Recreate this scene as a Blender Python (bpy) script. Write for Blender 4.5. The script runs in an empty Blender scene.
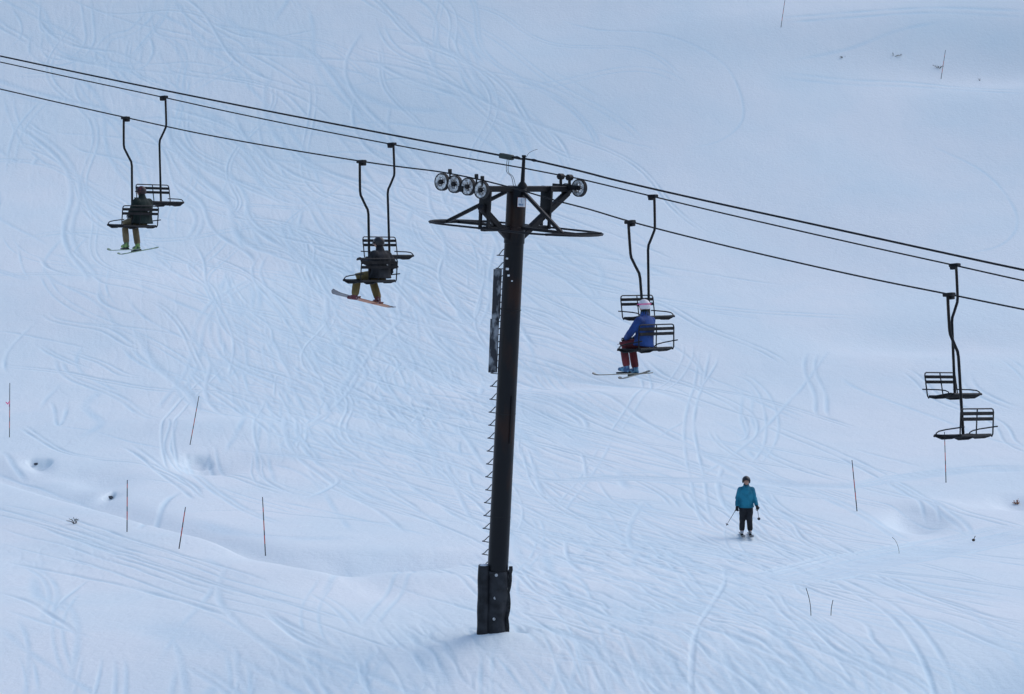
import bpy, bmesh, math, random
import numpy as np
from mathutils import Vector, Matrix, Euler
random.seed(7)
R = math.radians
col = bpy.context.scene.collection
sc = bpy.context.scene

# ------------------------------------------------------------------ camera
F_PX = 2425.0
CZ = 8.0
YH = 260.0
PITCH = math.atan((347 - YH) / F_PX)
CP, SP = math.cos(PITCH), math.sin(PITCH)
CAM = Vector((0, 0, CZ))
cd = bpy.data.cameras.new('camera'); cam = bpy.data.objects.new('camera', cd); col.objects.link(cam)
cam.location = CAM; cam.rotation_euler = (math.pi / 2 - PITCH, 0, 0)
cd.sensor_width = 36; cd.lens = F_PX / 1024 * 36; cd.clip_start = .5; cd.clip_end = 3000
sc.camera = cam

def ray(px, py):
    a = (px - 512) / F_PX; b = (347 - py) / F_PX
    return Vector((a, CP + b * SP, -SP + b * CP))
def at(px, py, Y):
    d = ray(px, py); return CAM + d * (Y / d.y)
def proj(p):
    v = p - CAM
    z = v.y * CP - v.z * SP
    return 512 + F_PX * v.x / z, 347 - F_PX * (v.y * SP + v.z * CP) / z

# ------------------------------------------------------------------ materials
def mat(name, c, rough=.7, c2=None, scale=8, bump=0.0, metal=0.0, lo=.4, hi=.6, stretch=(1, 1, 1), spec=.4):
    m = bpy.data.materials.new(name); m.use_nodes = True
    nt = m.node_tree; b = nt.nodes['Principled BSDF']
    b.inputs['Base Color'].default_value = (*c, 1); b.inputs['Roughness'].default_value = rough
    b.inputs['Metallic'].default_value = metal
    b.inputs['Specular IOR Level'].default_value = spec
    tc = nt.nodes.new('ShaderNodeTexCoord'); mp = nt.nodes.new('ShaderNodeMapping')
    mp.inputs['Scale'].default_value = stretch
    nt.links.new(tc.outputs['Object'], mp.inputs['Vector'])
    n = nt.nodes.new('ShaderNodeTexNoise'); n.inputs['Scale'].default_value = scale; n.inputs['Detail'].default_value = 6
    nt.links.new(mp.outputs[0], n.inputs['Vector'])
    if c2 is None: c2 = tuple(min(1, x * 1.5) for x in c)
    cr = nt.nodes.new('ShaderNodeValToRGB')
    cr.color_ramp.elements[0].position = lo; cr.color_ramp.elements[0].color = (*c, 1)
    cr.color_ramp.elements[1].position = hi; cr.color_ramp.elements[1].color = (*c2, 1)
    nt.links.new(n.outputs['Fac'], cr.inputs[0]); nt.links.new(cr.outputs[0], b.inputs['Base Color'])
    if bump:
        bp = nt.nodes.new('ShaderNodeBump'); bp.inputs['Strength'].default_value = bump; bp.inputs['Distance'].default_value = .02
        nt.links.new(n.outputs['Fac'], bp.inputs['Height']); nt.links.new(bp.outputs[0], b.inputs['Normal'])
    return m
M = dict(
    steel=mat('dark_steel', (0.0043, 0.0050, 0.0074), .55, (0.0099, 0.0093, 0.0112), 5, spec=.25),
    mast=mat('mast_paint', (.0055, .0065, .0095), .36, (.022, .010, .008), 1.5, .15, stretch=(1.3, 1.3, .5), lo=.53, hi=.66, spec=.2),
    rope=mat('wire_rope', (0.0050, 0.0056, 0.0074), .6, (0.0087, 0.0087, 0.0112), 20, spec=.2),
    chair=mat('chair_tube', (0.0043, 0.0050, 0.0074), .5, (0.0087, 0.0087, 0.0112), 9, spec=.25),
    slat=mat('chair_slat', (0.0050, 0.0056, 0.0081), .7, (0.0136, 0.0136, 0.0161), 14, spec=.2),
    hang=mat('hanger_paint', (0.0050, 0.0050, 0.0068), .5, (0.0161, 0.0081, 0.0068), 3, spec=.25, lo=.55, hi=.7),
    frost=mat('frosted_steel', (.22, .22, .23), .8, (.72, .74, .76), 16, .3),
    rubber=mat('rubber', (0.0093, 0.0093, 0.0105), .8, (0.0310, 0.0310, 0.0341), 20),
    pad=mat('pad_vinyl', (0.0110, 0.0121, 0.0154), .5, (0.0275, 0.0297, 0.0358), 4, .3, spec=.2),
    board=mat('guard_board', (.04, .042, .05), .85, (.3, .32, .35), 9, .3, stretch=(1, 1, .5), lo=.44, hi=.62),
    sign=mat('sign_white', (.72, .74, .78), .5, (.6, .62, .66), 20),
    signblue=mat('sign_blue', (.2, .27, .38), .5), signred=mat('sign_red', (.35, .08, .08), .5),
    bolt=mat('white_plate', (.5, .5, .52), .5, (.3, .3, .3), 30),
    rubberbox=mat('box_green', (.02, .03, .028), .6),
    teal=mat('teal_cloth', (.005, .125, .20), .75, (.009, .19, .29), 5, .6),
    blue=mat('blue_cloth', (.010, .035, .15), .75, (.016, .065, .26), 5, .6),
    dkgreen=mat('dark_green_cloth', (.003, .010, .009), .8, (.006, .018, .016), 6, .6),
    charcoal=mat('charcoal_cloth', (0.0074, 0.0081, 0.0112), .85, (0.0248, 0.0260, 0.0322), 6, .6),
    black=mat('black_cloth', (0.0068, 0.0074, 0.0105), .8, (0.0155, 0.0161, 0.0211), 6, .6),
    tan=mat('tan_cloth', (.13, .10, .055), .85, (.19, .15, .085), 6, .6),
    olive=mat('mustard_cloth', (.12, .085, .032), .85, (.17, .125, .05), 6, .6),
    maroon=mat('maroon_cloth', (.09, .013, .02), .8, (.15, .022, .03), 6, .6),
    skin=mat('skin', (.42, .24, .18), .55, (.36, .18, .13), 20),
    hair=mat('hair', (.03, .02, .015), .7),
    helm_black=mat('helmet_black', (.015, .015, .018), .35),
    helm_red=mat('helmet_maroon', (.20, .03, .035), .4, (.025, .012, .015), 7, lo=.46, hi=.52),
    helm_white=mat('helmet_white', (.75, .72, .76), .35, (.62, .6, .66), 5),
    pink=mat('pink_strap', (.65, .08, .26), .6), redb=mat('red_strap', (.45, .10, .10), .6),
    goggle=mat('goggle_lens', (.03, .025, .03), .15),
    bootgreen=mat('boot_lime', (.05, .10, .06), .45, (.2, .33, .10), 12, lo=.45, hi=.55), bootblue=mat('boot_blue', (.03, .08, .20), .4, (.12, .28, .42), 12, lo=.44, hi=.56),
    bootgrey=mat('boot_grey', (.12, .12, .14), .4, (.45, .45, .48), 11), bootred=mat('boot_maroon', (.12, .02, .03), .5, (.35, .26, .28), 14, lo=.55, hi=.62),
    bootblack=mat('boot_black', (.015, .014, .018), .5),
    ski=mat('ski_dark', (.05, .055, .065), .35, (.16, .17, .18), 6), skilime=mat('ski_lime', (.06, .09, .07), .4, (.22, .33, .2), 8),
    skiyel=mat('ski_pale', (.09, .09, .10), .4, (.3, .27, .2), 5), base=mat('ski_base', (.03, .03, .035), .4),
    alu=mat('pole_metal', (.09, .09, .10), .35, (.16, .16, .17), 9), twig=mat('twig_bark', (.035, .028, .022), .9, (.07, .05, .035), 20),
    leaf=mat('needle_green', (.02, .035, .022), .85, (.05, .06, .03), 20), ribbon=mat('pink_ribbon', (.55, .10, .22), .7),
    snowclump=mat('snow_clump', (.82, .85, .89), .8, (.76, .8, .86), 8, .6), mass=mat('dark_grey', (.03, .035, .045), .9, (.09, .10, .12), 8, .8), orange=mat('orange_leaf', (.3, .12, .05), .8),
)
# banded marker pole (paint bands fixed to the pole)
def pole_mat():
    m = bpy.data.materials.new('marker_paint'); m.use_nodes = True
    nt = m.node_tree; b = nt.nodes['Principled BSDF']; b.inputs['Roughness'].default_value = .6
    tc = nt.nodes.new('ShaderNodeTexCoord'); sp = nt.nodes.new('ShaderNodeSeparateXYZ'); nt.links.new(tc.outputs['Object'], sp.inputs[0])
    cr = nt.nodes.new('ShaderNodeValToRGB'); cr.color_ramp.interpolation = 'CONSTANT'
    e = cr.color_ramp.elements; dk = (.02, .02, .025, 1); rd = (.5, .06, .045, 1)
    e[0].position = 0; e[0].color = dk; e[1].position = .17; e[1].color = rd
    for p, c in ((.29, dk), (.36, rd), (.50, dk), (.62, rd), (.68, dk)):
        k = e.new(p); k.color = c
    mp = nt.nodes.new('ShaderNodeMath'); mp.operation = 'MULTIPLY'; mp.inputs[1].default_value = .5
    nt.links.new(sp.outputs[2], mp.inputs[0]); nt.links.new(mp.outputs[0], cr.inputs[0]); nt.links.new(cr.outputs[0], b.inputs['Base Color'])
    return m
M['marker'] = pole_mat()
def board_mat():
    m = bpy.data.materials.new('board_graphic'); m.use_nodes = True
    nt = m.node_tree; b = nt.nodes['Principled BSDF']; b.inputs['Roughness'].default_value = .4
    tc = nt.nodes.new('ShaderNodeTexCoord'); sp = nt.nodes.new('ShaderNodeSeparateXYZ'); nt.links.new(tc.outputs['Object'], sp.inputs[0])
    n = nt.nodes.new('ShaderNodeTexNoise'); n.inputs['Scale'].default_value = 6; nt.links.new(tc.outputs['Object'], n.inputs['Vector'])
    a = nt.nodes.new('ShaderNodeMath'); a.operation = 'MULTIPLY_ADD'; a.inputs[1].default_value = .62; a.inputs[2].default_value = .45; nt.links.new(sp.outputs[0], a.inputs[0])
    a2 = nt.nodes.new('ShaderNodeMath'); a2.operation = 'MULTIPLY_ADD'; a2.inputs[1].default_value = .12; nt.links.new(n.outputs['Fac'], a2.inputs[0]); nt.links.new(a.outputs[0], a2.inputs[2])
    cr = nt.nodes.new('ShaderNodeValToRGB'); e = cr.color_ramp.elements
    e[0].position = 0; e[0].color = (.12, .13, .16, 1); e[1].position = .42; e[1].color = (.20, .19, .20, 1)
    for p, c in ((.47, (.42, .13, .05, 1)), (.82, (.45, .17, .07, 1)), (.88, (.05, .05, .06, 1))):
        k = e.new(p); k.color = c
    nt.links.new(a2.outputs[0], cr.inputs[0]); nt.links.new(cr.outputs[0], b.inputs['Base Color'])
    return m
M['boardtop'] = board_mat()

# ------------------------------------------------------------------ builders
def tag(o, label=None, cat=None, group=None, kind=None):
    if label: o['label'] = label
    if cat: o['category'] = cat
    if group: o['group'] = group
    if kind: o['kind'] = kind
    return o
def empty(name, loc=(0, 0, 0)):
    o = bpy.data.objects.new(name, None); o.empty_display_size = .2; o.location = loc; col.objects.link(o); return o
def frame_for(t, ref=None):
    t = t.normalized()
    ref = Vector(ref) if ref is not None else (Vector((0, 0, 1)) if abs(t.z) < .9 else Vector((1, 0, 0)))
    a = ref.cross(t)
    if a.length < 1e-5: a = Vector((0, 1, 0)).cross(t)
    a.normalize(); b = t.cross(a).normalized()
    return a, b
class MB:
    def __init__(s): s.bm = bmesh.new(); s.mats = [0]; s.mi = 0
    def ring(s, c, a, b, ra, rb, n):
        return [s.bm.verts.new(c + a * (ra * math.cos(2 * math.pi * i / n)) + b * (rb * math.sin(2 * math.pi * i / n))) for i in range(n)]
    def face(s, vs):
        try:
            f = s.bm.faces.new(vs); f.material_index = s.mi; return f
        except ValueError: return None
    def loft(s, rings, caps=True):
        n = len(rings[0])
        for r0, r1 in zip(rings, rings[1:]):
            for i in range(n): s.face((r0[i], r0[(i + 1) % n], r1[(i + 1) % n], r1[i]))
        if caps: s.face(rings[0][::-1]); s.face(rings[-1])
    def tube(s, pts, r, n=8, closed=False):
        pts = [Vector(p) for p in pts]; N = len(pts)
        rr = r if isinstance(r, (list, tuple)) else [r] * N
        rings = []; pa = None
        for i, p in enumerate(pts):
            if closed: t = (pts[(i + 1) % N] - pts[i - 1])
            else: t = pts[min(i + 1, N - 1)] - pts[max(i - 1, 0)]
            t.normalize()
            if pa is None: a, b = frame_for(t)
            else:
                a = pa - t * pa.dot(t)
                if a.length < 1e-4: a, b = frame_for(t)
                a.normalize(); b = t.cross(a)
            pa = a; rings.append(s.ring(p, a, b, rr[i], rr[i], n))
        if closed: rings.append(rings[0]); s.loft(rings, False)
        else: s.loft(rings)
    def blob(s, chain, ref=None, n=14, flat=False):
        """chain of (point, ra, rb): rounded tapering limb; ra along ref side"""
        ps = [Vector(c[0]) for c in chain]; ra = [c[1] for c in chain]; rb = [c[2] if len(c) > 2 else c[1] for c in chain]
        rings = []; N = len(ps)
        for i in range(N):
            t = ps[min(i + 1, N - 1)] - ps[max(i - 1, 0)]
            t.normalize(); a, b = frame_for(t)
            if ref is not None:
                a = Vector(ref) - t * Vector(ref).dot(t); a.normalize(); b = t.cross(a)
            if i == 0 and not flat:
                for k in (80, 55, 28): rings.append(s.ring(ps[0] - t * (math.sin(R(k)) * min(ra[0], rb[0])), a, b, ra[0] * math.cos(R(k)), rb[0] * math.cos(R(k)), n))
            rings.append(s.ring(ps[i], a, b, ra[i], rb[i], n))
            if i == N - 1:
                for k in (28, 55, 80): rings.append(s.ring(ps[-1] + t * (math.sin(R(k)) * min(ra[-1], rb[-1])), a, b, ra[-1] * math.cos(R(k)), rb[-1] * math.cos(R(k)), n))
        s.loft(rings)
    def ball(s, c, rx, ry, rz, n=16, M3=None):
        c = Vector(c); rings = []
        for k in range(1, 10):
            th = math.pi * k / 10
            v = []
            for i in range(n):
                p = Vector((rx * math.sin(th) * math.cos(2 * math.pi * i / n), ry * math.sin(th) * math.sin(2 * math.pi * i / n), -rz * math.cos(th)))
                if M3: p = M3 @ p
                v.append(s.bm.verts.new(c + p))
            rings.append(v)
        s.loft(rings)
    def box(s, c, X, Y, Z, hx, hy, hz, bev=0.0):
        c = Vector(c); X = Vector(X).normalized(); Y = Vector(Y).normalized(); Z = Vector(Z).normalized()
        if bev <= 0:
            v = [s.bm.verts.new(c + X * (hx * i) + Y * (hy * j) + Z * (hz * k)) for k in (-1, 1) for j in (-1, 1) for i in (-1, 1)]
            for f in ((0, 2, 3, 1), (4, 5, 7, 6), (0, 1, 5, 4), (2, 6, 7, 3), (0, 4, 6, 2), (1, 3, 7, 5)): s.face([v[i] for i in f])
            return
        rings = []
        for zz, ins in ((-hz, bev), (-hz + bev, 0), (hz - bev, 0), (hz, bev)):
            x, y = hx - ins, hy - ins; q = bev * .7
            P = [(x, y - q), (x - q, y), (-x + q, y), (-x, y - q), (-x, -y + q), (-x + q, -y), (x - q, -y), (x, -y + q)]
            rings.append([s.bm.verts.new(c + X * a + Y * b + Z * zz) for a, b in P])
        s.loft(rings)
    def bar(s, p, q, w, h, up=(0, 0, 1), bev=0.0):
        p = Vector(p); q = Vector(q); t = (q - p); L = t.length; t.normalize()
        a, b = frame_for(t, up); s.box((p + q) / 2, t, a, b, L / 2, w / 2, h / 2, bev)
    def lathe(s, c, axis, prof, n=28, ring=False):
        axis = Vector(axis).normalized(); a, b = frame_for(axis)
        rings = [s.ring(Vector(c) + axis * z, a, b, r, r, n) for r, z in prof]
        if ring: rings.append(rings[0])
        s.loft(rings, not ring)
    def build(s, name, m, parent=None, origin=None, smooth=True):
        o_ = Vector(origin) if origin is not None else (parent.location.copy() if parent is not None and parent.parent is None and parent.type == 'EMPTY' else Vector((0, 0, 0)))
        bmesh.ops.recalc_face_normals(s.bm, faces=s.bm.faces)
        for v in s.bm.verts: v.co -= o_
        me = bpy.data.meshes.new(name); s.bm.to_mesh(me); s.bm.free()
        ms = m if isinstance(m, (list, tuple)) else [m]
        for x in ms: me.materials.append(x)
        if smooth:
            me.polygons.foreach_set('use_smooth', [True] * len(me.polygons))
            try: me.set_sharp_from_angle(angle=R(40))
            except Exception: pass
        o = bpy.data.objects.new(name, me); col.objects.link(o)
        if parent is not None: o.parent = parent
        elif origin is not None: o.location = o_
        return o
def remesh(o, voxel, smooth=4):
    md = o.modifiers.new('r', 'REMESH'); md.mode = 'VOXEL'; md.voxel_size = voxel; md.use_smooth_shade = True
    if smooth:
        m2 = o.modifiers.new('s', 'SMOOTH'); m2.iterations = smooth; m2.factor = .5
    dg = bpy.context.evaluated_depsgraph_get(); dg.update()
    me = bpy.data.meshes.new_from_object(o.evaluated_get(dg))
    o.modifiers.clear(); old = o.data; o.data = me
    for mm in list(old.materials):
        if me.materials.find(mm.name) < 0: me.materials.append(mm)
    me.polygons.foreach_set('use_smooth', [True] * len(me.polygons))
    return o
def smoothpath(pts, k=8):
    P = [Vector(p) for p in pts]; P = [P[0] * 2 - P[1]] + P + [P[-1] * 2 - P[-2]]; out = []
    for i in range(1, len(P) - 2):
        for j in range(k):
            t = j / k; a, b, c, d = P[i - 1], P[i], P[i + 1], P[i + 2]
            out.append(.5 * ((2 * b) + (c - a) * t + (2 * a - 5 * b + 4 * c - d) * t * t + (3 * b - a - 3 * c + d) * t ** 3))
    out.append(P[-2]); return out

# ------------------------------------------------------------------ terrain
prof_y = np.array([900, 694, 635, 590, 538, 480, 400, 300, 200, 100, 0, -60.])
prof_D = np.array([37, 47.5, 52.2, 59, 70, 82, 96, 110, 122, 133, 143, 149.])
prof_z = CZ - (prof_y - YH) * prof_D / F_PX
kD = np.concatenate([[-80, 0, 20], prof_D, [200, 260, 360, 520, 700]])
kz = np.concatenate([[prof_z[0] - .5, prof_z[0] + .1, prof_z[0] + .1], prof_z, [prof_z[-1] + 33, prof_z[-1] + 68, prof_z[-1] + 115, prof_z[-1] + 160, prof_z[-1] + 190]])
# smooth spline through the knots (finite-difference Hermite)
kt = np.gradient(kz, kD)
def herm(D):
    D = np.clip(D, kD[0], kD[-1]); i = np.clip(np.searchsorted(kD, D) - 1, 0, len(kD) - 2)
    h = kD[i + 1] - kD[i]; t = (D - kD[i]) / h
    return ((2 * t**3 - 3 * t**2 + 1) * kz[i] + (t**3 - 2 * t**2 + t) * h * kt[i] + (-2 * t**3 + 3 * t**2) * kz[i + 1] + (t**3 - t**2) * h * kt[i + 1])
rng = np.random.default_rng(11)
LAT = rng.random((256, 256))
def vnoise(x, y):
    xi = np.floor(x).astype(np.int64); yi = np.floor(y).astype(np.int64); fx = x - xi; fy = y - yi
    fx = fx * fx * (3 - 2 * fx); fy = fy * fy * (3 - 2 * fy)
    a = LAT[xi & 255, yi & 255]; b = LAT[(xi + 1) & 255, yi & 255]; c = LAT[xi & 255, (yi + 1) & 255]; d = LAT[(xi + 1) & 255, (yi + 1) & 255]
    return (a * (1 - fx) + b * fx) * (1 - fy) + (c * (1 - fx) + d * fx) * fy - .5
def g2(x, y, cx, cy, sx, sy, ang=0):
    c, s = math.cos(ang), math.sin(ang); dx = x - cx; dy = y - cy
    u = c * dx + s * dy; v = -s * dx + c * dy
    return np.exp(-.5 * ((u / sx)**2 + (v / sy)**2))
def base0(x, y):
    z = herm(y + .06 * x)
    z = z + vnoise(x / 23 + 7.3, y / 26 + 3.1) * (.35 + 1.3 * np.clip((y - 88) / 25, 0, 1)) + vnoise(x / 9 + 1.7, y / 10 + 9.2) * (.14 + .35 * np.clip((y - 85) / 25, 0, 1))
    return z
# foreground bank on the left, its crest running down to the right
def hit(px, py, fn, lo=30, hi=400):
    d = ray(px, py)
    def probe(S): return (CAM.z + d.z * S) - fn(CAM.x + d.x * S, CAM.y + d.y * S)
    S = np.arange(lo, 210, 1.0); k = np.nonzero(probe(S) < 0)[0]
    if not len(k): return CAM + d * 210
    a = S[max(k[0] - 1, 0)]; b = S[k[0]]
    for _ in range(3):
        S = np.linspace(a, b, 12); q = np.nonzero(probe(S) < 0)[0]; q = q[0] if len(q) else 11
        a, b = S[max(q - 1, 0)], S[q]
    return CAM + d * float(b)
crest = [hit(x, y, base0) for x, y in ((-60, 480), (60, 512), (150, 541), (230, 566), (310, 585), (390, 606))]
cx = np.array([p.x for p in crest]); cyp = np.polyfit(cx, [p.y for p in crest], 2)
CRA = .42
def base1(x, y):
    z = base0(x, y)
    yc = np.polyval(cyp, np.clip(x, cx[0] - 2, cx[-1] + 2))                       # crest depth at this x
    s = y - yc                                      # >0 : beyond the crest
    fade = np.clip((cx[-1] + 1 - x) / 6.0, 0, 1); fade = fade * fade * (3 - 2 * fade)
    near = np.exp(-(np.minimum(s, 0) / 6.0)**2); far = np.exp(-(np.maximum(s, 0) / 1.5)**2)
    z = z + CRA * fade * np.where(s < 0, near, far)
    z = z - .3 * fade * np.exp(-((s - 3.4) / 1.7)**2)
    return z
# wells, hollows and terraces:  (px, py, depth, sx, sy, angle)
feats = [(199, 460, -.28, .5, .8, .5), (214, 464, -.2, 1.1, 1.4, 0), (243, 460, -.2, 1.4, 1.1, 0), (37, 463, -.22, .3, .7, .4), (62, 472, -.22, 1.0, .8, 0), (110, 495, -.15, .25, .6, 0),
         (96, 480, -.25, .8, 1.1, 0), (915, 521, -.28, .55, 1.3, 0), (918, 535, -.08, 2.2, 1.2, 0), (1016, 501, -.3, .5, .8, 0), (985, 505, -.15, .9, .9, 0), (940, 505, .15, 1.2, .8, 0),
         (560, 378, -.4, 3.0, 1.2, 0), (590, 402, .3, 3.5, 1.3, 0), (350, 562, -.45, 2.0, 1.1, .25), (400, 585, .25, 2.0, 1.0, 0), (990, 690, -.5, 1.5, .8, .4),
         (700, 640, .15, 2.2, 1.6, 0), (560, 660, .2, 3, 1.4, 0), (220, 430, .35, 2.5, 1.4, 0), (800, 340, .5, 7, 4, 0), (150, 300, .5, 5, 3, 0), (1000, 60, -.9, 5, 1.7, 0), (860, 30, .7, 9, 2.0, 0), (240, 170, -.6, 8, 3, .2), (500, 90, .7, 9, 3, 0), (905, 345, -.5, 3.5, 1.6, 0)]
FT = []
for px, py, a, sx, sy, an in feats:
    p = hit(px, py, base1); FT.append((p.x, p.y, a, sx, sy, an))
def ground(x, y):
    z = base1(x, y)
    for f in FT: z = z + f[2] * g2(x, y, f[0], f[1], f[3], f[4], f[5])
    return z
SH = []
for px, py, a, sx, sy, an in ((197, 461, .24, .48, .5, .3), (40, 464, .24, .30, .5, .5), (110, 497, .26, .13, .42, 0), (350, 566, .16, 2.6, 1.6, .1), (300, 562, .12, 1.6, 1.2, 0), (915, 524, .14, .85, 1.7, 0)):
    p = hit(px, py, ground); SH.append((p.x, p.y, a, sx, sy, an))
ptb = hit(494, 634, ground); FT.append((ptb.x, ptb.y, .16, .7, .8, 0)); FT.append((ptb.x + .45, ptb.y - .1, -.13, .22, .3, 0)); FT.append((ptb.x - .1, ptb.y - .9, .07, .5, .3, 0))
ground0 = ground
def ground(x, y):
    z = ground0(x, y)
    for f in SH:
        c, s_ = math.cos(f[5]), math.sin(f[5]); dx = x - f[0]; dy = y - f[1]
        r = np.sqrt(((c * dx + s_ * dy) / f[3])**2 + ((-s_ * dx + c * dy) / f[4])**2) + .8 * vnoise(x / f[3] * .8, y / f[4] * .7) + (.3 * vnoise(x * 5, y * 3) if f[3] < .6 else 0)
        z = z - f[2] / (1 + np.exp(np.clip((r - 1) / .16, -30, 30)))
    return z
def gz(x, y): return float(ground(np.array([x]), np.array([y]))[0])
def G(px, py): return hit(px, py, ground)

# grid: columns are constant x/y (finer where the slope is seen), one sheet from behind the camera to the far ridge
UC = np.arange(-.27, .2701, .00037); DC = np.arange(42, 150, .065)
def outw(a, end, n, p=2.0): return a + (end - a) * (np.linspace(0, 1, n + 1)[1:]**p)
U = np.concatenate([outw(-.27, -2.2, 60)[::-1], UC, outw(.27, 2.2, 60)])
DD = np.concatenate([outw(42, -60, 90)[::-1], DC, outw(DC[-1], 640, 200, 1.6)])
iu0, id0 = 60, 90
UU, YY = np.meshgrid(U, DD)
XX = UU * np.maximum(YY, 42)                       # fan in front, straight strips beside and behind the camera
ZZ = ground(XX, YY)
core = (slice(id0, id0 + len(DC)), slice(iu0, iu0 + len(UC)))
Xc, Yc = XX[core], YY[core]
disp = np.zeros(Xc.shape, np.float32); pack_shade = np.zeros(Xc.shape, np.float32)  # height offset, and the blue shade painted into the pressed grooves
du = UC[1] - UC[0]; dD = DC[1] - DC[0]
DSC = .42; WSC = .55
def carve(pts, width=.07, depth=.05, rim=.3, fade=True, pk_shade=1.0):
    """press a groove along world points (n,2)"""
    width *= WSC
    pts = np.asarray(pts, float)
    seg = np.diff(pts, axis=0); L = np.hypot(seg[:, 0], seg[:, 1]); cum = np.concatenate([[0], np.cumsum(L)])
    if cum[-1] < .3: return
    n = max(4, int(cum[-1] / max(.04, width * .8))); tt = np.linspace(0, cum[-1], n)
    px = np.interp(tt, cum, pts[:, 0]); py = np.interp(tt, cum, pts[:, 1])
    amp = np.ones(n)
    if fade:
        e = np.minimum(tt, cum[-1] - tt) / min(1.5, cum[-1] * .3); amp = np.clip(e, 0, 1)
    amp = amp * (.65 + .7 * vnoise(tt / 1.3 + rng.random() * 99, tt * 0 + rng.random() * 99)) 
    ok = (py > DC[0] + 1) & (py < DC[-1] - 1) & (np.abs(px / py) < .265); px, py, amp = px[ok], py[ok], amp[ok]
    if len(px) < 2: return
    rad = width * 2.3
    ym = py.mean()
    # chunk by depth so the stencil stays small
    for k in range(0, len(px), 400):
        qx, qy, qa = px[k:k + 400], py[k:k + 400], amp[k:k + 400]
        nu = int(rad / (du * qy.min())) + 1; nd = int(rad / dD) + 1
        ci = np.round((qx / qy - UC[0]) / du).astype(int); cj = np.round((qy - DC[0]) / dD).astype(int)
        ou, od = np.meshgrid(np.arange(-nu, nu + 1), np.arange(-nd, nd + 1))
        I = np.clip(ci[:, None] + ou.ravel()[None], 0, len(UC) - 1); J = np.clip(cj[:, None] + od.ravel()[None], 0, len(DC) - 1)
        dx = Xc[J, I] - qx[:, None]; dy = Yc[J, I] - qy[:, None]; r2 = (dx * dx + dy * dy) / width**2
        g = np.exp(-.5 * r2**1.3)
        np.minimum.at(disp, (J, I), (-DSC * depth * qa[:, None] * g).astype(np.float32))
        np.maximum.at(pack_shade, (J, I), (pk_shade * np.clip(qa[:, None], 0, 1) * g).astype(np.float32))
def spl(pix, k=7):
    w = [hit(a, b, ground) for a, b in pix]
    return np.array([(p.x, p.y) for p in smoothpath([Vector((q.x, q.y, 0)) for q in w], k)])
def off(P, d):
    t = np.gradient(P, axis=0); t /= (np.hypot(t[:, 0], t[:, 1])[:, None] + 1e-6)
    return P + np.stack([-t[:, 1], t[:, 0]], 1) * d
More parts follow.
